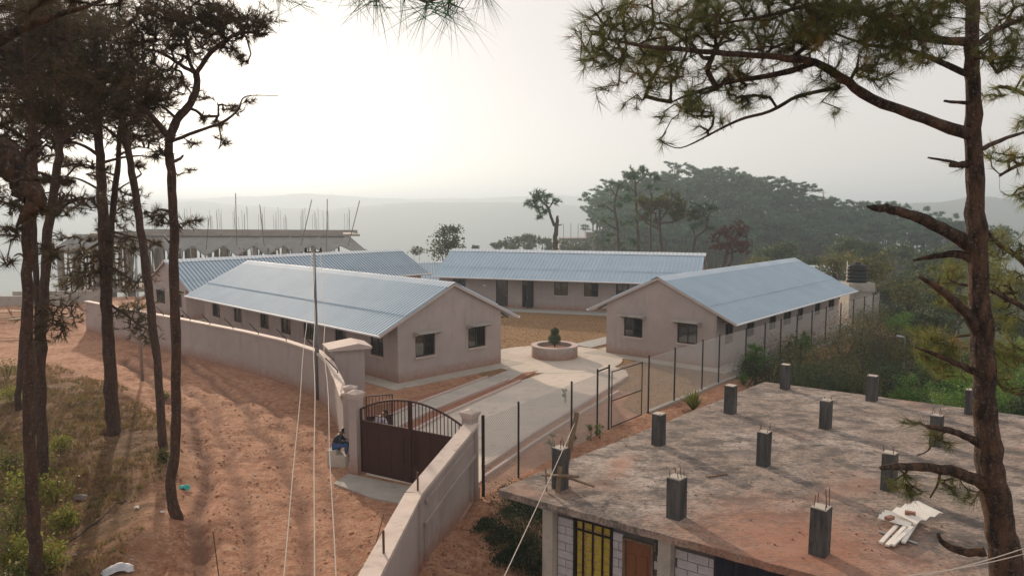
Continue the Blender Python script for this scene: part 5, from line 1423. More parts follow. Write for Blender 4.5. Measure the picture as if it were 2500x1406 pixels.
# mature pine far overhead at upper left: dark crown close to the viewer with a broken limb
yN = 5.2
tree('pine_tree', 'close dark pine with splintered broken end at the upper left edge', 'tree',
     [(-3.9, 4.4, -.6, .22), (-4.0, 4.6, 3, .2)] + P3(yN, [(-190, 500, 44), (-150, 330, 40), (-120, 150, 34), (-100, -60, 26), (-80, -300, 16)]),
     [P3(yN, [(-145, 330, 34), (-60, 345, 36), (0, 372, 36), (35, 410, 34), (62, 452, 32), (84, 482, 27), (78, 508, 18), (52, 536, 8), (40, 556, 1)], -.3),
      P3(yN, [(30, 400, 10), (60, 372, 8), (105, 345, 4)], .1), P3(yN, [(-120, 200, 20), (-20, 110, 14), (80, 60, 9), (200, 20, 5), (300, -20, 3)], .5), P3(yN, [(-110, 40, 16), (0, -20, 10), (120, -60, 6)], .5),
      P3(yN, [(-130, 260, 14), (-40, 230, 9), (40, 220, 5)], .8)],
     BL(yN, [(180, 0, 80, 22), (-10, 230, 30, 30), (285, -5, 60, 22), (20, 300, 30, 20), (40, 20, 50, 20)], 260, .35, .3), (M_bark2, M_needl), tuft=(24, .22, .0042), twr=.003, seed=19, cluster=8)
# needles hanging in from above, close to the viewer
yT = 2.1
tree('pine_branch', 'blurred sprig of long pine needles hanging in at the top centre', 'branch',
     P3(yT, [(700, -320, 10), (820, -220, 8), (960, -130, 6), (1060, -80, 4), (1170, -60, 2)]),
     [P3(yT, [(860, -200, 4), (900, -110, 3), (915, -50, 2)], 0), P3(yT, [(1040, -90, 3), (1060, -50, 2)], 0), P3(yT, [(730, -300, 4), (690, -160, 3), (695, -60, 2)], .1)],
     BL(yT, [(905, -10, 26, 16), (980, -25, 40, 14), (1060, 10, 40, 14), (1110, -5, 26, 12), (1170, -30, 24, 8), (695, -20, 10, 12), (850, -40, 30, 14)], 2300, .05, .05), (M_bark, M_needf), tuft=(10, .17, .0022), twr=.0014, seed=21, cluster=3, spread=.5, droop=.95)

# ---- prototype pines for the hill
def proto_pine(seed, H, crown0, mats, ntip, tw=.5, tufts=(7, .75, .12), dead=False):
    rng = np.random.default_rng(seed)
    root = thing('pine_tree', 'x', 'tree', (0, 0, 0))
    lx, ly = rng.normal(size=2) * .35
    tr = [(0, 0, -1.5, .26), (lx * .3, ly * .3, H * .3, .21), (lx * .8, ly * .8, H * .6, .16), (lx, ly, H * .92, .06)]
    P_ = [np.array(p[:3]) for p in tr]
    mb = MB(); mb.tube([tuple(p) for p in P_], [p[3] for p in tr], 6)
    nodes = []; blobs = []
    k = 9
    for i in range(k):
        t = crown0 + (1 - crown0) * (i / (k - 1)) ** .9 * .95; c = np.array([lx * t, ly * t, H * t])
        a = i * 2.4 + rng.uniform(-.5, .5); ln = H * .20 * (1.15 - .55 * abs(t - .82) / .3) * rng.uniform(.6, 1.15)
        e = c + np.array([math.cos(a) * ln, math.sin(a) * ln, ln * rng.uniform(.15, .5)])
        mb.tube([tuple(c - np.array([0, 0, .2])), tuple((c + e) / 2 + np.array([0, 0, -.1 * ln])), tuple(e)], [.07, .05, .02], 4)
        blobs.append((e, (ln * .45 + .5, ln * .45 + .5, .38 + ln * .08), ntip // k))
    blobs.append(((lx, ly, H * .95), (H * .10, H * .10, H * .05), ntip // k))
    mb.build('trunk', M_barkf, root, smooth=True)
    tips = blob_tips(blobs, rng, 8, .3)
    d = unit(rng.normal(size=tips.shape) * .5 + np.array([0, 0, .8]))
    V, F_, t = needles(tips, d, *tufts, spread=.95, rng=rng)
    link('crown', npmesh('crown', V, F_, mats, tint=t), root)
    return root
protos = [proto_pine(100 + i, [14, 13, 15.5, 12, 14.5, 11][i], [.50, .58, .45, .52, .62, .40][i], M_needf, 420) for i in range(6)]
spots = []
rs = np.random.default_rng(44)
cx_ = np.asarray(CREST)
tries = 0
while len(spots) < 290 and tries < 14000:
    tries += 1
    px = rs.uniform(1440, 2620) if rs.random() < .9 else rs.uniform(2300, 2700); 
    y = rs.uniform(150, 262) if px < 2150 else rs.uniform(120, 250)
    if rs.random() < .4:
        t = rs.uniform(4.1, 10.2); i = int(t); q = cx_[i] + (cx_[i + 1] - cx_[i]) * (t - i); y = q[1] + rs.uniform(-16, 3); px = 1250 + FPX * (q[0] + rs.uniform(-3, 3)) / y
    x = (px - 1250) / FPX * y
    z = hz(x, y)
    # only on the wooded hill
    d, t = seg_dist(np.array([x]), np.array([y]), CREST)
    if d[0] > (95 if y < 240 else 16): continue
    if px < 1500 and y < 195: continue
    top_py = 703 + 0  # keep the crest free of crowding
    if any((x - q[0]) ** 2 + (y - q[1]) ** 2 < 3.1 ** 2 for q in spots): continue
    # the lowest slope behind the bungalows is bush, not pine
    gp_ = 703 + FPX * math.tan(math.atan2(CAM_H - z, y) - PITCH)
    if gp_ > 690: continue
    spots.append((x, y, z))
first = set()
for k, (x, y, z) in enumerate(spots):
    i = k % 6
    o = protos[i] if i not in first else copy_tree(protos[i]); first.add(i)
    s = rs.uniform(.82, 1.05)
    o.location = (x, y, z); o.rotation_euler = (0, 0, rs.uniform(0, 6.28)); o.scale = (s * rs.uniform(1.15, 1.4), s * 1.2, s)
    o['label'] = 'flat-crowned dark pine in the hazy wood covering the hill at the right'; o['group'] = 'pines covering the hill'

# ---- nearer individual pines behind the bungalows
def mid_pine(label, y, pts, limbs, blobs, dens, seed, mats=(M_barkf, M_needf), tuft=(11, .60, .075), cat='tree', name='pine_tree', th=None):
    tr = P3(y, pts); b0 = tr[0]; zb = hz(b0[0], b0[1]); tr = [(b0[0], b0[1], zb - .5, b0[3] * 1.2)] + tr
    return tree(name, label, cat, tr, [P3(y, l, random.uniform(-2, 2)) for l in limbs], BL(y, blobs, dens * 3.2, th, 1.6), mats, group='pines behind the bungalows' if cat == 'tree' and name == 'pine_tree' else None, tuft=tuft, twr=.02, seed=seed, cluster=10, cs=.3, ts=6)
mid_pine('lone pine with snapped top and crown hanging to its left, behind the back bungalow', 88, [(1356, 640, 8), (1356, 580, 6.5), (1360, 545, 5), (1361, 527, 3)],
 [[(1354, 552, 4), (1345, 530, 3.5), (1338, 508, 3), (1320, 490, 2), (1300, 480, 1.5)], [(1358, 552, 2), (1372, 548, 1)], [(1338, 510, 2), (1350, 495, 1.2)]],
 [(1310, 485, 26, 18), (1330, 478, 30, 14), (1355, 490, 14, 10), (1305, 510, 18, 12), (1325, 505, 18, 14), (1320, 528, 12, 8), (1292, 498, 10, 10)], 5.5, 31)
mid_pine('tall tiered pine at the left end of the group behind the back bungalow', 100, [(1510, 640, 4), (1508, 560, 3.5), (1500, 500, 3), (1512, 450, 2)],
 [[(1505, 560, 2), (1480, 545, 1.2)], [(1502, 520, 2), (1475, 500, 1.2)], [(1505, 480, 2), (1490, 460, 1)], [(1508, 590, 2), (1490, 600, 1)]],
 [(1475, 540, 26, 10), (1490, 500, 26, 12), (1500, 455, 30, 14), (1540, 430, 30, 14), (1485, 580, 20, 10), (1520, 600, 22, 10), (1535, 550, 22, 12), (1530, 490, 24, 16)], 4.2, 32)
mid_pine('second tall pine in the group behind the back bungalow', 104, [(1558, 640, 5), (1556, 560, 4), (1552, 480, 3), (1550, 430, 2)],
 [[(1554, 520, 2), (1580, 500, 1)], [(1552, 470, 2), (1530, 450, 1)], [(1552, 450, 2), (1575, 430, 1)]],
 [(1555, 420, 34, 12), (1590, 430, 26, 12), (1540, 475, 24, 14), (1575, 490, 24, 18), (1560, 540, 26, 14), (1550, 590, 22, 12)], 4.2, 33)
mid_pine('broad-crowned pine with two stems in the middle of the group', 92, [(1618, 650, 5), (1612, 580, 4), (1610, 545, 3.5), (1612, 510, 2)],
 [[(1612, 560, 2.5), (1580, 545, 2), (1560, 520, 1)], [(1612, 545, 2.5), (1650, 540, 2), (1690, 520, 1)], [(1618, 620, 3), (1608, 560, 2.5), (1600, 520, 1.5)], [(1611, 540, 2), (1640, 500, 1.2)]],
 [(1600, 505, 34, 22), (1635, 490, 36, 22), (1665, 510, 32, 18), (1590, 530, 28, 14), (1640, 525, 34, 12), (1685, 530, 20, 10), (1570, 490, 22, 14)], 6.0, 34, (M_barkf, M_need))
mid_pine('curved pine with crown leaning right, at the right end of the group', 90, [(1688, 650, 4), (1694, 600, 3.5), (1700, 578, 3), (1722, 560, 2.5), (1728, 530, 2)],
 [[(1698, 580, 2), (1690, 555, 1)], [(1726, 540, 2), (1715, 515, 1)], [(1727, 530, 2), (1740, 505, 1)]],
 [(1712, 515, 26, 20), (1730, 500, 22, 10), (1705, 545, 22, 12), (1735, 555, 12, 10)], 6.5, 35)
mid_pine('dead brown-leaved tree between the two right-hand bungalow roofs', 80, [(1750, 690, 5), (1768, 640, 4.5), (1778, 605, 4), (1790, 580, 2)],
 [[(1760, 670, 4), (1785, 640, 3), (1788, 605, 2)], [(1775, 620, 3), (1810, 610, 2), (1830, 600, 1)], [(1776, 610, 3), (1750, 590, 2)]],
 [(1770, 575, 34, 22), (1800, 560, 30, 18), (1800, 595, 34, 18), (1750, 600, 24, 14), (1820, 612, 18, 10)], 8, 36, (M_barkf, M_dead), (10, .4, .09), name='dead_tree')
mid_pine('thin pine with sparse tufts standing left in the group behind the back bungalow', 98, [(1590, 640, 3), (1588, 560, 2.5), (1592, 470, 2)],
 [[(1589, 540, 1.5), (1570, 530, 1)], [(1590, 500, 1.5), (1610, 485, 1)]], [(1592, 460, 20, 12), (1570, 530, 14, 8), (1608, 490, 16, 8)], 5, 37)

# ---- broadleaf things
def leafy(name, label, cat, c, r, n, size, mat_, stem=True, seed=0, group=None, asp=.5, clump=10, cs=.28, parts=('stem', 'foliage'), sink=.3):
    rng = np.random.default_rng(seed)
    z0 = hz(c[0], c[1])
    root = thing(name, label, cat, (c[0], c[1], z0), 0, group)
    cz = c[2] - z0
    tips = blob_tips([((0, 0, cz), r, n)] if not isinstance(r, list) else [((a[0], a[1], a[2] + cz), a[3], int(n / len(r))) for a in r], rng, clump, cs)
    tips[:, 2] = np.maximum(tips[:, 2], .03)
    V, F_, t = leaves(tips, size, rng, asp)
    o = link(parts[1], npmesh(parts[1], V, F_, mat_, tint=t), root)
    mb = MB()
    rr = r if not isinstance(r, list) else r[0][3]
    for k in range(4):
        a = k * 1.6 + seed; e = np.array([math.cos(a) * rr[0] * .5, math.sin(a) * rr[1] * .5, cz + rr[2] * .4])
        mb.tube([(0, 0, -sink), tuple(e * .5 + np.array([.05, .03, 0])), tuple(e)], [max(.012, rr[0] * .035), .03 * rr[0], .01 * rr[0] + .004], 4)
    mb.build(parts[0], M_barkf, root)
    return root
c = D(1089, 585, 90); leafy('tree', 'dark round-topped leafy tree between the back bungalow roof ends', 'tree', (c[0], c[1], c[2]), [(0, 0, 0, (1.9, 1.6, 1.3)), (.3, 0, 1.1, (1.5, 1.4, .8)), (-.5, .2, -1.3, (1.5, 1.2, 1.2)), (.9, 0, -.6, (1.3, 1.2, .9))], 1700, .34, M_leafd, seed=3)
c = D(1017, 612, 125); leafy('tree', 'faint small round tree behind the left back roofs', 'tree', c, (1.4, 1.2, .6), 300, .4, M_leafd, seed=4)
# the wooded low hill between the bungalow roof and the lone pine
for k, (px, py, r) in enumerate(((1215, 600, 10), (1240, 595, 13), (1262, 592, 12), (1285, 584, 13), (1305, 588, 12), (1330, 592, 11), (1375, 600, 14), (1400, 604, 12), (1430, 598, 14), (1455, 585, 12), (1475, 570, 12), (1160, 606, 6), (1250, 606, 10), (1290, 604, 12), (1345, 606, 12), (1480, 600, 14), (1420, 612, 12), (1520, 612, 14), (1550, 608, 14), (1600, 616, 12), (1650, 618, 14), (1700, 622, 14))):
    y = 185 - (6 if py > 600 else 0); c = D(px, py, y); s = r / FPX * y
    leafy('bush', 'soft grey-green bush on the low hazy hill behind the back bungalow', 'bush', c, (s * 1.3, s, s), 170, .9, M_leafd, seed=50 + k, group='bushes on the low hill')
# mixed trees right of the tank down to the slab
def protoleaf(seed, m_, n, size, asp=.5):
    rng = np.random.default_rng(seed)
    root = thing('tree', 'x', 'tree')
    bl = [((rng.uniform(-.55, .55), rng.uniform(-.55, .55), rng.uniform(.75, 1.5)), (.48, .48, .30), n // 7) for _ in range(7)]
    tips = blob_tips(bl, rng, 14, .3)
    V, F_, t = leaves(tips, size, rng, asp); link('crown', npmesh('crown', V, F_, m_, tint=t), root)
    mb = MB(); mb.tube([(0, 0, -.6), (.03, 0, .5), (0, .04, 1.1)], [.05, .04, .02], 5)
    for b in bl: mb.tube([(.02, 0, .45), tuple(np.array(b[0]) * .6 + np.array([0, 0, .25])), b[0]], [.025, .018, .008], 4)
    mb.build('trunk', M_barkf, root)
    return root
pr = {'d': [protoleaf(200, M_leafd, 2600, .10), protoleaf(201, M_leafd, 2600, .11)], 'o': [protoleaf(202, M_leafo, 2600, .10), protoleaf(203, M_leafo, 2400, .09)], 'g': [protoleaf(204, M_leafg, 3000, .085), protoleaf(205, M_leafg, 3000, .085)]}
used = set(); VT = []
desc = {'d': 'dark green rounded tree', 'o': 'olive green rounded tree', 'g': 'bright green leafy tree'}
lst = [('o', 2100, 660, 78, 70), ('o', 2040, 650, 60, 78), ('d', 2180, 690, 75, 76), ('d', 2260, 650, 60, 92), ('o', 2220, 720, 70, 66), ('d', 2290, 700, 70, 70), ('d', 2170, 760, 70, 60), ('d', 2350, 640, 60, 95), ('o', 2420, 660, 60, 85), ('d', 2330, 760, 75, 58),
       ('o', 2400, 740, 70, 62), ('d', 2250, 800, 70, 52), ('g', 2190, 790, 44, 50), ('o', 2230, 840, 55, 44), ('d', 2300, 850, 70, 46), ('g', 2290, 910, 65, 38), ('g', 2350, 930, 75, 35), ('g', 2440, 900, 75, 38), ('g', 2240, 960, 60, 34), ('d', 2200, 930, 55, 38),
       ('d', 2190, 1000, 60, 33), ('g', 2430, 980, 80, 30), ('g', 2500, 940, 60, 34), ('g', 2480, 860, 60, 44), ('d', 2480, 780, 70, 60), ('o', 2490, 700, 60, 80), ('d', 2380, 860, 60, 46), ('g', 2330, 990, 60, 31), ('d', 2110, 960, 40, 40), ('d', 2530, 1020, 70, 29),
       ('d', 1980, 640, 50, 95), ('d', 1900, 620, 50, 110), ('o', 1860, 650, 45, 92), ('d', 2140, 620, 45, 110), ('d', 2220, 610, 50, 120), ('d', 2060, 610, 50, 115), ('d', 2320, 600, 50, 130), ('d', 2440, 590, 50, 120)]
for k, (t, px, py, r, y) in enumerate(lst):
    i = k % 2; key = (t, i)
    o = pr[t][i] if key not in used else copy_tree(pr[t][i]); used.add(key)
    c = D(px, py, y); s = r / FPX * y * 1.05; z0 = hz(c[0], c[1]); hgt = c[2] + s * .3 - z0
    o.location = (c[0], c[1], c[2] - s * 1.1); o.rotation_euler = (0, 0, k * 1.3); o.scale = (s, s, s)
    # carry the trunk down to the ground
    gap = o.location.z - .5 * s - z0
    if gap > 0:
        mb = MB(); mb.tube([(0, 0, 0), (0, 0, (z0 - o.location.z) / s - .3)], [.045, .07], 5); mb.build('lower_trunk', M_barkf, o)
    where = 'behind the water tank' if y > 75 else ('between tank and the large pine trunk' if px < 2380 else 'right of the large pine trunk')
    zone = 'left of the water tank' if px < 2060 else 'near the water tank' if px < 2150 else 'just right of the tank' if px < 2270 else 'left of the pine trunk' if px < 2390 else 'right of the pine trunk'
    VT.append((o, f'{desc[t]} on the valley slope {zone}', y)); o['group'] = 'trees on the valley slope'
for kk in pr:
    for i in range(2):
        if (kk, i) not in used: bpy.data.objects.remove(pr[kk][i])

ORD = ['nearest', 'second nearest', 'third nearest', 'fourth nearest', 'fifth nearest', 'sixth nearest', 'seventh nearest', 'eighth nearest', 'ninth nearest', 'tenth nearest', 'eleventh nearest', 'twelfth nearest', 'thirteenth nearest', 'fourteenth nearest', 'fifteenth nearest', 'sixteenth nearest', 'seventeenth nearest']
def rank(objs):
    by = {}
    for o, text, k in objs: by.setdefault(text, []).append((k, o))
    for text, l in by.items():
        l.sort(key=lambda t: t[0])
        for i, (_, o) in enumerate(l): o['label'] = text if len(l) == 1 else f'{ORD[i]} {text}'
rank(VT)
# bank of fern, bracken and shrubs between fence and slab
bank = [(1830, 900, 30, 40, 'd'), (1880, 930, 40, 38, 'd'), (1940, 900, 50, 42, 'o'), (1960, 950, 50, 36, 'd'), (2010, 900, 50, 44, 'x'), (2060, 870, 60, 46, 'o'), (2100, 830, 50, 50, 'o'), (2040, 960, 50, 36, 'd'), (2120, 900, 55, 43, 'd'), (2150, 860, 50, 47, 'x'), (1900, 880, 40, 45, 'x'),
        (2090, 960, 45, 36, 'o'), (2160, 950, 50, 37, 'd'), (2180, 880, 40, 46, 'o'), (2020, 930, 60, 40, 'o'), (1990, 860, 35, 50, 'd'), (2130, 800, 35, 53, 'o')]
M_x = leaf_mat('reddish_bracken', (.09, .05, .035), (.16, .10, .06), (.20, .14, .08), .25)
words_ = ['low dark shrub', 'grey-green feathery shrub', 'brown bracken clump']
BS = []
for k, (px, py, r, y, t) in enumerate(bank):
    c = D(px, py, y); s = r / FPX * y
    m_ = {'d': M_leafd, 'o': M_leafo, 'x': M_x}[t]
    nm = {'d': 'low dark shrub', 'o': 'feathery grey-green shrub', 'x': 'brown bracken clump'}[t]
    zone = 'left half' if px < 2030 else 'right half'
    q_ = leafy('shrub', nm, 'shrub', c + np.array([0, 0, s * .25]), (s * 1.25, s * 1.2, s * 1.2), 2600, .17, m_, seed=300 + k, group='shrubs on the bank', asp=.28, clump=16, cs=.3); BS.append((q_, f'{nm} in the {zone} of the bank behind the slab', y))
rank(BS)
for k, (lab, px, py, rx, ry, y, n) in enumerate((('small bright pine sapling with upright tuft against the fence at the bank edge', 1846, 865, 24, 30, 38, 30), ('taller pine sapling in front of the fence posts above the bank', 1955, 838, 24, 28, 43, 34), ('pine sapling between the fence and the wall of the right bungalow', 1925, 845, 10, 12, 44, 16))):
    tr = P3(y, [(px, py + 45, 2), (px, py + 10, 1.5), (px, py - 12, 1)]); tr[0] = (tr[0][0], tr[0][1], hz(tr[0][0], tr[0][1]) - .1, tr[0][3])
    tree('pine_sapling', lab, 'sapling', tr, [], BL(y, [(px, py, rx, ry, 0)], 90), (M_bark, M_leafg), tuft=(26, .28, .02), seed=60 + k, cluster=4)
def spray(name, label, cat, c, n, L, w, m_, seed, up=.8, group=None, droop=.5):
    """clump of arching blades from one root"""
    rng = np.random.default_rng(seed); V = []; F_ = []; T = []
    for i in range(n):
        a = rng.uniform(0, 6.28); ln = L * rng.uniform(.6, 1.1); tilt = rng.uniform(.1, 1.0) * (1.2 - up * .5)
        dx, dy = math.cos(a), math.sin(a); sx, sy = -dy, dx
        b0 = len(V); S = 5
        for k in range(S + 1):
            t = k / S; r = ln * t * math.sin(tilt) + .15 * ln * t * t * droop; z = ln * t * math.cos(tilt) - ln * droop * t * t * .55 * math.sin(tilt + .3)
            ww_ = w * (1 - t) ** .6 * (0.5 + t if t < .4 else 1) * .5
            V += [(dx * r + sx * ww_, dy * r + sy * ww_, z), (dx * r - sx * ww_, dy * r - sy * ww_, z)]; T += [rng.uniform(0, 1)] * 2
        F_ += [(b0 + 2 * k, b0 + 2 * k + 2, b0 + 2 * k + 3, b0 + 2 * k + 1) for k in range(S)]
    V = np.array(V); V[:, 2] = np.maximum(V[:, 2], -.02)
    root = link(name, npmesh(name, V, np.array(F_), m_, tint=T), None, (c[0], c[1], c[2])); return tagp(root, label, cat, group)
g = base_at(1692, 1008); spray('strap_leaf_plant', 'bright yellow-green strap-leaved plant at the top edge of the bare slab', 'plant', g + np.array([0, 0, .1]), 110, 1.15, .10, M_leafy, 3, .9)
g = base_at(1815, 940); spray('grass_clump', 'dark arching grass clump at the corner between fence and slab', 'plant', g, 70, .9, .05, M_leafg, 4)
for k, (px, py) in enumerate(((1378, 985), (1440, 1075), (1462, 1070), (1345, 1110), (1395, 1095))):
    g = base_at(px, py); leafy('seedling', ['small green seedling highest on the earth bank, near the narrow frame gate', 'small green seedling at the foot of the frame gate, left one', 'small green seedling at the foot of the frame gate, right one', 'small green seedling on the bank behind the left column stub', 'small green seedling between the leaning plank and the frame gate'][k], 'seedling', g + np.array([0, 0, .45]), (.16, .16, .4), 46, .14, M_leafg, seed=400 + k, group='seedlings on the earth bank')
# shrub in the planter, clipped into two balls
tp_ = thing('topiary_shrub', 'dark green shrub clipped in stacked balls growing in the round planter', 'shrub', (2.62, 45.1, .6))
rng = np.random.default_rng(77)
for (cx, cz, r, n) in ((0, .52, .43, 2600), (.02, 1.0, .28, 1500)):
    u = unit(rng.normal(size=(n, 3))) * r * rng.uniform(.45, 1.04, (n, 1)) * np.array([1, 1, .82])
    V, F_, t = leaves(u + np.array([cx, 0, cz]), .075, rng); link('foliage_ball', npmesh('foliage_ball', V, F_, M_leafd, tint=t), tp_)
mb = MB(); mb.tube([(0, 0, -.05), (.02, 0, .3), (0, 0, .7)], [.05, .04, .03], 6); mb.build('stem', M_bark, tp_)

# ---- left slope: bushes, dry grass, stones
lb = [(60, 1180, 40, 40, 'y'), (130, 1190, 45, 40, 'y'), (160, 1260, 30, 26, 'y'), (40, 1340, 50, 40, 'y'), (30, 1260, 45, 50, 'g'), (120, 1350, 40, 40, 'y'), (150, 1080, 24, 20, 'y'), (100, 1120, 30, 36, 'y'), (20, 1130, 40, 30, 'g'), (400, 1112, 12, 18, 'g'), (30, 960, 40, 20, 'y'), (15, 900, 30, 26, 'g'), (400, 965, 16, 10, 'y'), (50, 1400, 60, 30, 'g')]
LB = []
for k, (px, py, rx, ry, t) in enumerate(lb):
    g = base_at(px, py + ry); s = g[1] / FPX
    tx = ('yellow-green bush' if t == 'y' else 'dull green bush') + (' left of the nearest pine trunk' if px < 75 else ' between the nearest pines' if px < 200 else ' by the roadside pines')
    q_ = leafy('bush', tx, 'bush', g + np.array([0, 0, ry * s]), (rx * s, rx * s, ry * s), int(170 + rx * 14), .10, M_leafy if t == 'y' else M_leafo, seed=500 + k, group='bushes on the left bank', clump=6, cs=.35); LB.append((q_, tx, g[1]))
rank(LB)
def scatter_blades(n, region, L, w, m_, name, seed, per=6):
    rng = np.random.default_rng(seed)
    xs = rng.uniform(region[0], region[1], n * 4); ys = rng.uniform(region[2], region[3], n * 4)
    ok = region[4](xs, ys); xs, ys = xs[ok][:n], ys[ok][:n]
    z = height(xs, ys); P_ = np.stack([xs, ys, z], -1)
    d = unit(rng.normal(size=P_.shape) * .25 + np.array([0, 0, 1]))
    V, F_, t = needles(P_, d, per, L, w, .85, rng, back=0, droop=.25)
    o = link(name, npmesh(name, V, F_, m_, tint=t)); return tagp(o, kind='stuff')
def on_bank(x, y): 
    b = inside(x, y, ROADL + [(-90, 60), (-90, 6), (-8.2, 6)]); d, _ = seg_dist(x, y, ROADL)
    return b & (d > .8) & (vnoise(x / 1.4, y / 1.4, 77) + .2 * vnoise(x * 2, y * 2, 5) > -.12)
scatter_blades(15000, (-30, -9, 14, 42, on_bank), .20, .014, M_dry, 'dry_grass', 71, 7)
scatter_blades(1000, (-30, -9, 14, 38, on_bank), .26, .028, M_leafo, 'green_grass', 72, 6)
lawn_np = np.array(lawn)
bld = []
for (x, y, th, L) in ((-5.912, 37.88, 2.3509, 24.4), (5.974, 46.42, .8678, 22.25)):
    a = np.array([math.cos(th), math.sin(th)]); b2 = np.array([math.sin(th), -math.cos(th)]); o = np.array([x, y]) - a - b2
    bld.append([o, o + a * (L + 2), o + a * (L + 2) + b2 * (BW + 2), o + b2 * (BW + 2)])
def on_lawn(x, y):
    r = inside(x, y, lawn) & (np.hypot(x - plz_c[0], y - plz_c[1]) > plz_r + .1) & ~inside(x, y, drive)
    for b in bld: r &= ~inside(x, y, b)
    return r & (y < 66)
scatter_blades(24000, (-10, 24, 32, 66, on_lawn), .07, .016, M_dry, 'lawn_grass', 73, 5)
def bank_r(x, y): return ~inside(x, y, PLAT) & (seg_dist(x, y, PLAT, True)[0] > 1.0)
scatter_blades(7000, (10, 32, 26, 60, bank_r), .45, .035, M_leafd, 'bank_undergrowth', 74, 7)
scatter_blades(3000, (-1.5, 12, 16, 34, lambda x, y: ~inside(x, y, PLAT) & (seg_dist(x, y, PLAT, True)[0] > .3)), .16, .012, M_dry, 'bank_grass', 75, 6)
# dark bushes in the hollow left of the house
HB = []
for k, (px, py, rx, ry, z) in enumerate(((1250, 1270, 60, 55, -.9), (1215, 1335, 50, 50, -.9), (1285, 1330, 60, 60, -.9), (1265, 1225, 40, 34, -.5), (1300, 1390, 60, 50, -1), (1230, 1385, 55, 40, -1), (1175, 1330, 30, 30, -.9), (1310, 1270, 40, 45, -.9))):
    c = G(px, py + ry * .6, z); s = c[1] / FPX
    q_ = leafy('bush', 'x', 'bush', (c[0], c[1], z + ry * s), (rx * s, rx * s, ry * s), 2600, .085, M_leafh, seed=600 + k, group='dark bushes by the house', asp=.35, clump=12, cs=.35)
    HB.append((q_, 'dark fine-leaved bush in the hollow between wing wall and house', c[1]))
rank(HB)
# stones and clods on the road and the banks
def stones(n, region, rmin, rmax, m_, name, seed, ok):
    rng = np.random.default_rng(seed); xs = rng.uniform(region[0], region[1], n * 3); ys = rng.uniform(region[2], region[3], n * 3)
    k = ok(xs, ys); xs, ys = xs[k][:n], ys[k][:n]; z = height(xs, ys); m = len(xs)
    r = rmin + (rmax - rmin) * rng.uniform(0, 1, m) ** 3
    ico = np.array([[0, 0, 1], [.9, 0, .3], [.28, .85, .35], [-.72, .53, .3], [-.72, -.53, .35], [.28, -.85, .3], [.7, .5, -.5], [-.3, .85, -.5], [-.9, 0, -.5], [-.3, -.85, -.5], [.7, -.5, -.5]])
    f = np.array([[0, 1, 2], [0, 2, 3], [0, 3, 4], [0, 4, 5], [0, 5, 1], [1, 6, 2], [2, 6, 7], [2, 7, 3], [3, 7, 8], [3, 8, 4], [4, 8, 9], [4, 9, 5], [5, 9, 10], [5, 10, 1], [1, 10, 6]])
    V = ico[None] * (1 + rng.normal(size=(m, 11, 1)) * .18) * r[:, None, None] * np.stack([rng.uniform(.8, 1.5, m), rng.uniform(.7, 1.2, m), rng.uniform(.4, .8, m)], -1)[:, None]
    a = rng.uniform(0, 6.28, m); ca, sa = np.cos(a)[:, None], np.sin(a)[:, None]
    V = np.stack([V[..., 0] * ca - V[..., 1] * sa, V[..., 0] * sa + V[..., 1] * ca, V[..., 2]], -1) + np.stack([xs, ys, z], -1)[:, None]
    F_ = (f[None] + (np.arange(m) * 11)[:, None, None]).reshape(-1, 3)
    return tagp(link(name, npmesh(name, V.reshape(-1, 3), F_, m_)), kind='stuff')
M_clod = pm('earth_clod', (.36, .20, .13), (.24, .12, .08), 3, .95, .5, 30)
M_stone = pm('pale_stone', (.40, .32, .27), (.30, .23, .19), 3, .9, .5, 30)
road_ok = lambda x, y: ~inside(x, y, COMP)
stones(4500, (-16, 2, 12, 42), .012, .06, M_earth, 'earth_clods', 81, road_ok)
stones(1100, (-30, 3, 12, 60), .015, .075, M_stone, 'loose_stones', 82, road_ok)
stones(150, (-3.0, .5, 14, 22.5), .05, .20, M_clod, 'rubble', 83, road_ok)
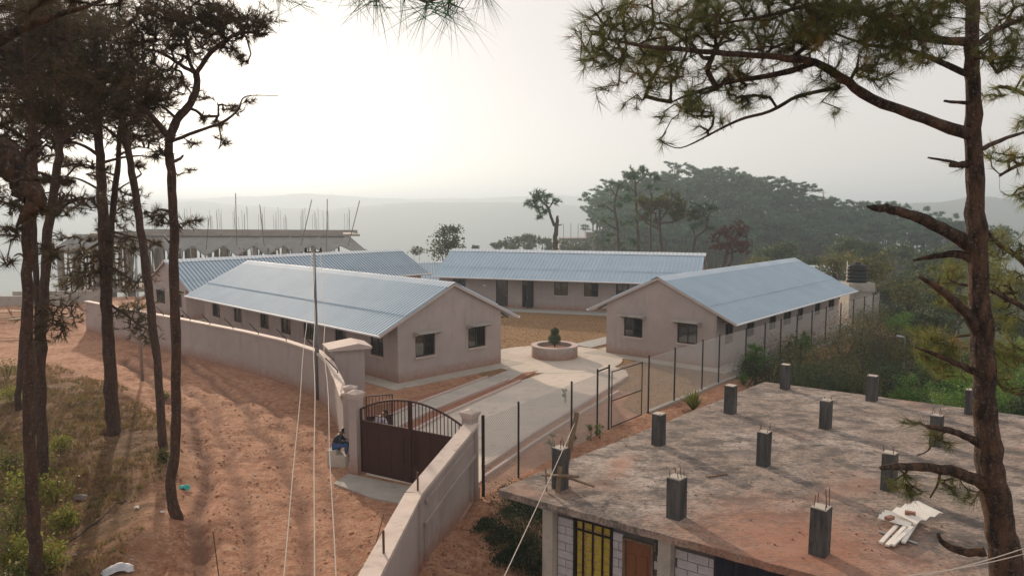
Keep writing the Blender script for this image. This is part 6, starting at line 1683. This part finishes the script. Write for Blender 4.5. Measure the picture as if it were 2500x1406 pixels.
# ------------------------------------------------------------------ people
M_skin = pm('skin', (.20, .11, .07), rough=.6)
M_hair = pm('black_hair', (.012, .011, .011), rough=.5)
def skinned(name, verts, edges, rad, m_, parent, root=0):
    me = bpy.data.meshes.new(name); me.from_pydata(verts, edges, []); me.materials.append(m_)
    o = link(name, me, parent)
    md = o.modifiers.new('Skin', 'SKIN'); md.use_smooth_shade = True
    for i, sv in enumerate(me.skin_vertices[0].data):
        r = rad[i]; sv.radius = (r, r) if not hasattr(r, '__len__') else r
        sv.use_root = (i == root)
    s = o.modifiers.new('Subd', 'SUBSURF'); s.levels = 2; s.render_levels = 2
    return o
def person(label, loc, rz, pose, top, bottom, group=None):
    """pose: dict of joints in metres, feet at z=0 for standing"""
    r = thing('person', label, 'person', loc, rz, group)
    J = pose
    order = ['pelvis', 'waist', 'chest', 'neck', 'head0', 'head', 'shL', 'elL', 'haL', 'shR', 'elR', 'haR', 'hpL', 'knL', 'anL', 'toL', 'hpR', 'knR', 'anR', 'toR']
    ix = {k: i for i, k in enumerate(order)}
    E_ = [('pelvis', 'waist'), ('waist', 'chest'), ('chest', 'neck'), ('neck', 'head0'), ('head0', 'head'), ('chest', 'shL'), ('shL', 'elL'), ('elL', 'haL'), ('chest', 'shR'), ('shR', 'elR'), ('elR', 'haR'),
          ('pelvis', 'hpL'), ('hpL', 'knL'), ('knL', 'anL'), ('anL', 'toL'), ('pelvis', 'hpR'), ('hpR', 'knR'), ('knR', 'anR'), ('anR', 'toR')]
    R_ = {'pelvis': .15, 'waist': .145, 'chest': .165, 'neck': .065, 'head0': .10, 'head': .118, 'shL': .075, 'elL': .05, 'haL': .04, 'hpL': .11, 'knL': .072, 'anL': .05, 'toL': .038}
    rr = lambda k: R_.get(k, R_.get(k[:-1] + 'L', .05))
    skinned('body', [J[k] for k in order], [(ix[a], ix[b2]) for a, b2 in E_], [rr(k) for k in order], M_skin, r)
    def sub(name, keys, edges, add, m_, last=None):
        k2 = {k: i for i, k in enumerate(keys)}
        V = [Vector(J[k]) for k in keys]
        if last:
            for k, (f, t, tt) in last.items(): V[k2[k]] = Vector(J[f]).lerp(Vector(J[t]), tt)
        skinned(name, [tuple(v) for v in V], [(k2[a], k2[b2]) for a, b2 in edges], [rr(k) + add for k in keys], m_, r)
    sub('jacket', ['chest', 'waist', 'pelvis', 'neck', 'shL', 'elL', 'haL', 'shR', 'elR', 'haR'], [('pelvis', 'waist'), ('waist', 'chest'), ('chest', 'neck'), ('chest', 'shL'), ('shL', 'elL'), ('elL', 'haL'), ('chest', 'shR'), ('shR', 'elR'), ('elR', 'haR')], .02, top,
        {'haL': ('elL', 'haL', .85), 'haR': ('elR', 'haR', .85), 'neck': ('chest', 'neck', .6)})
    sub('trousers', ['pelvis', 'hpL', 'knL', 'anL', 'hpR', 'knR', 'anR'], [('pelvis', 'hpL'), ('hpL', 'knL'), ('knL', 'anL'), ('pelvis', 'hpR'), ('hpR', 'knR'), ('knR', 'anR')], .018, bottom, {'anL': ('knL', 'anL', .92), 'anR': ('knR', 'anR', .92)})
    h = Vector(J['head']); f = Vector(J.get('face', (0, -1, 0))).normalized()
    up = (Vector(J['head']) - Vector(J['head0'])).normalized()
    skinned('hair', [tuple(h - up * .04 - f * .03), tuple(h + up * .045 - f * .012), tuple(h + up * .06 + f * .02)], [(0, 1), (1, 2)], [.125, .125, .09], M_hair, r)
    mb = MB(); q = h - up * .03 + f * .10; mb.tube([q + up * .03, q + f * .02 - up * .01, q - up * .02], [.008, .016, .012], 6); mb.build('nose', M_skin, r)
    for s_ in (-1, 1):
        e = h + up * .0 + f * .093 + f.cross(up).normalized() * .035 * s_; mb = MB(); mb.tube([e - f * .01, e + f * .004], [.014, .009], 8); mb.build('eye', M_hair, r)
    # hands: palm and five fingers
    for s_, el, ha in ((-1, 'elL', 'haL'), (1, 'elR', 'haR')):
        d = (Vector(J[ha]) - Vector(J[el])).normalized(); x = d.cross(Vector((0, 0, 1))); x = x.normalized() if x.length > .1 else Vector((1, 0, 0)); n_ = x.cross(d).normalized()
        p = Vector(J[ha]); mb = MB()
        for k in range(4):
            b_ = p + d * .04 + x * (k - 1.5) * .018; l = (.065, .075, .07, .055)[k]
            mb.tube([b_, b_ + d * l * .5 - n_ * .006, b_ + d * l * .85 - n_ * .03], [.010, .009, .007], 5)
        b_ = p + x * .03 * s_; mb.tube([b_, b_ + x * .03 * s_ + d * .03, b_ + x * .03 * s_ + d * .055 - n_ * .01], [.011, .010, .008], 5)
        mb.build('fingers', M_skin, r)
    return r
M_navyc = pm('navy_jacket', (.020, .028, .045), (.03, .04, .06), 20, .85, .2, 60)
M_jean = pm('blue_jeans', (.04, .09, .22), (.05, .11, .26), 30, .85, .2, 60)
M_blk = pm('black_cloth', (.012, .013, .016), rough=.85)
def shirt_mat():
    m, nt, b = new_mat('striped_shirt'); tc_ = N(nt, 'ShaderNodeTexCoord'); w = N(nt, 'ShaderNodeTexWave'); w.inputs['Scale'].default_value = 9
    nt.links.new(tc_.outputs['Object'], w.inputs['Vector']); nt.links.new(mix(nt, ramp(nt, w.outputs['Fac'], .45, .55), (.55, .52, .56), (.16, .12, .20)), b.inputs['Base Color']); return m
M_shirt = shirt_mat()
# man sitting hunched on the stepped block, looking down (faces -y local)
sit = dict(pelvis=(0, 0, .12), waist=(0, -.03, .30), chest=(0, -.14, .50), neck=(0, -.22, .60), head0=(0, -.27, .65), head=(0, -.33, .72), face=(0, -.7, -.75),
           shL=(-.19, -.16, .53), elL=(-.22, -.32, .30), haL=(-.08, -.50, .34), shR=(.19, -.16, .53), elR=(.22, -.32, .30), haR=(.08, -.50, .34),
           hpL=(-.10, -.04, .12), knL=(-.16, -.48, .20), anL=(-.12, -.46, -.22), toL=(-.13, -.62, -.27), hpR=(.10, -.04, .12), knR=(.16, -.48, .22), anR=(.12, -.40, -.22), toR=(.13, -.56, -.27))
person('hunched man in dark hooded jacket and blue jeans sitting on the concrete step', (-6.32, 25.80, .54), gang + .35 + math.pi / 2 + .2, sit, M_navyc, M_jean).scale = (.88, .88, .88)
stand = dict(pelvis=(0, 0, .98), waist=(0, -.01, 1.15), chest=(0, -.02, 1.40), neck=(0, -.02, 1.58), head0=(0, -.03, 1.65), head=(0, -.05, 1.76), face=(0, -1, -.1),
             shL=(-.20, -.01, 1.48), elL=(-.27, .02, 1.20), haL=(-.24, -.10, .97), shR=(.20, -.01, 1.48), elR=(.27, .02, 1.20), haR=(.24, -.10, .97),
             hpL=(-.10, 0, .95), knL=(-.12, -.03, .52), anL=(-.12, .02, .09), toL=(-.13, -.12, .04), hpR=(.10, 0, .95), knR=(.12, -.03, .52), anR=(.12, .02, .09), toR=(.13, -.12, .04))
person('person in black standing between the perimeter wall and the left back bungalow', (*D(444, 760, 50.2)[:2], .05), -2.6, stand, M_blk, M_blk)
bent = dict(stand); bent.update(chest=(0, -.16, 1.36), neck=(0, -.26, 1.50), head0=(0, -.31, 1.54), head=(0, -.40, 1.60), shL=(-.20, -.17, 1.43), shR=(.20, -.17, 1.43), elL=(-.26, -.25, 1.15), elR=(.26, -.25, 1.15), haL=(-.2, -.42, 1.0), haR=(.2, -.42, 1.0))
person('person in striped shirt standing behind the bars of the brown gate', (*G(922, 1120)[:2], .04), 2.4, bent, M_shirt, M_navyc)

# ------------------------------------------------------------------ odds and ends
def rag(name, label, cat, c, sx, sy, sz, m_, seed, rz=0):
    rng = np.random.default_rng(seed); n = 14; V = []
    for j in range(n):
        for i in range(n):
            u, v = i / (n - 1) * 2 - 1, j / (n - 1) * 2 - 1; r = max(0, 1 - (u * u + v * v) * .75)
            V.append((u * sx + .2 * sx * vnoise(np.array([u * 3.]), np.array([v * 3.]), seed)[0], v * sy + .2 * sy * vnoise(np.array([u * 3.]), np.array([v * 3.]), seed + 3)[0], sz * (r ** .6) * (.65 + .9 * abs(vnoise(np.array([u * 2.6]), np.array([v * 2.6]), seed + 7)[0])) - .01))
    F_ = [(j * n + i, j * n + i + 1, (j + 1) * n + i + 1, (j + 1) * n + i) for j in range(n - 1) for i in range(n - 1)]
    o = link(name, npmesh(name, np.array(V), np.array(F_), m_, smooth=True), None, tuple(c)); o.rotation_euler = (0, 0, rz)
    return tagp(o, label, cat)
M_teal = pm('teal_cloth', (.03, .30, .30), (.10, .45, .42), 14, .8)
M_sack = pm('white_plastic', (.55, .56, .60), (.38, .39, .42), 8, .5, .4, 20)
M_rock = pm('grey_rock', (.20, .17, .16), (.14, .12, .11), 8, .9, .6, 25)
g = base_at(450, 1192); rag('rag', 'crumpled turquoise rag lying at the foot of the roadside pine', 'rag', g, .20, .12, .16, M_teal, 1)
g = base_at(288, 1392); rag('plastic_sack', 'crumpled pale plastic sack at the bottom edge of the left bank', 'sack', g, .34, .17, .20, M_sack, 2, .5)
for k, (px, py) in enumerate(((396, 1250), (335, 1238))):
    g = base_at(px, py); rag('litter_scrap', ['white scrap of litter just left of the roadside pine foot', 'small white scrap of litter further left of the roadside pine'][k], 'litter', g, .07, .05, .07, M_white, 5 + k)
g = base_at(198, 1218); rag('rock', 'rounded grey rock on the left bank beside yellow bushes', 'rock', g, .22, .17, .2, M_rock, 8)
for lab, a, b2, r, m_ in (('thin dark rod standing in the road at the bottom edge', (536, 1420), (520, 1296), .014, M_rust),
                          ('slanting dark rod leaning near the wing wall', (893, 1415), (937, 1255), .013, M_rust),
                          ('long bamboo lying against the wing wall', (850, 1415), (968, 1298), .02, M_bamboo)):
    A = G(*a, -.05); B = np.array(D(b2[0], b2[1], A[1] + (.3 if 'standing' in lab else 1.2))); m = MB(); m.tube([A, B], r, 6); tagp(m.build('rod' if 'rod' in lab else 'bamboo_stick', m_), lab, 'rod' if 'rod' in lab else 'bamboo')
g0 = base_at(120, 1360); g1 = base_at(310, 1228); m = MB()
m.tube([(*lerp(g0, g1, t)[:2], hz(*lerp(g0, g1, t)[:2]) + .06 + .03 * math.sin(t * 9)) for t in np.linspace(0, 1, 14)], .018, 5); tagp(m.build('pipe', M_dark), 'thin dark pipe running over the dry grass of the left bank', 'pipe')
# timber and debris on the far left terrace
for k in range(16):
    px, py = random.uniform(10, 215), random.uniform(742, 790); g = base_at(px, py); a = random.uniform(-.5, .5); L = random.uniform(1.2, 3.5)
    m = MB(); m.bar((g[0] - L / 2 * math.cos(a), g[1] - L / 2 * math.sin(a), g[2] + .12), (g[0] + L / 2 * math.cos(a), g[1] + L / 2 * math.sin(a), g[2] + .25), .14, .08)
    tagp(m.build('timber', M_bamboo), 'loose pale timber lying on the far left earth terrace', 'timber', 'loose timber on the left terrace')
for k, (px, py, w, h) in enumerate(((75, 745, 7, .9), (140, 740, 8, 1.2))):
    g = base_at(px, py); m = MB(); m.box(-w / 2, w / 2, -.15, .15, -.3, h, Matrix.Translation(Vector(g)) @ Matrix.Rotation(.1, 4, 'Z'))
    tagp(m.build('low_wall', M_conc), ['low rough wall at the far left terrace edge', 'low rough wall on the terrace nearer the concrete building'][k], 'wall')
# bent white vent pipe in the bushes
a = D(2205, 905, 44); m = MB(); m.tube([(a[0], a[1], -3), (a[0], a[1], a[2] + 1.9), (a[0] - .12, a[1], a[2] + 2.05), (a[0] - .5, a[1], a[2] + 2.12)], .075, 8); tagp(m.build('vent_pipe', M_galv, smooth=True), 'bent pale vent pipe rising from the bushes right of the fence', 'pipe')
# ------------------------------------------------------------------ haze over the valley
hb = MB(); hb.box(-4600, 4600, -400, 5600, -190, 84)
mh = bpy.data.materials.new('haze'); mh.use_nodes = True
nt = mh.node_tree; nt.nodes.clear()
pv = nt.nodes.new('ShaderNodeVolumePrincipled')
pv.inputs['Color'].default_value = (.62, .75, .86, 1)
pv.inputs['Density'].default_value = .0008
pv.inputs['Anisotropy'].default_value = .35
ou = nt.nodes.new('ShaderNodeOutputMaterial')
nt.links.new(pv.outputs[0], ou.inputs['Volume'])
tagp(hb.build('haze', mh), kind='stuff')
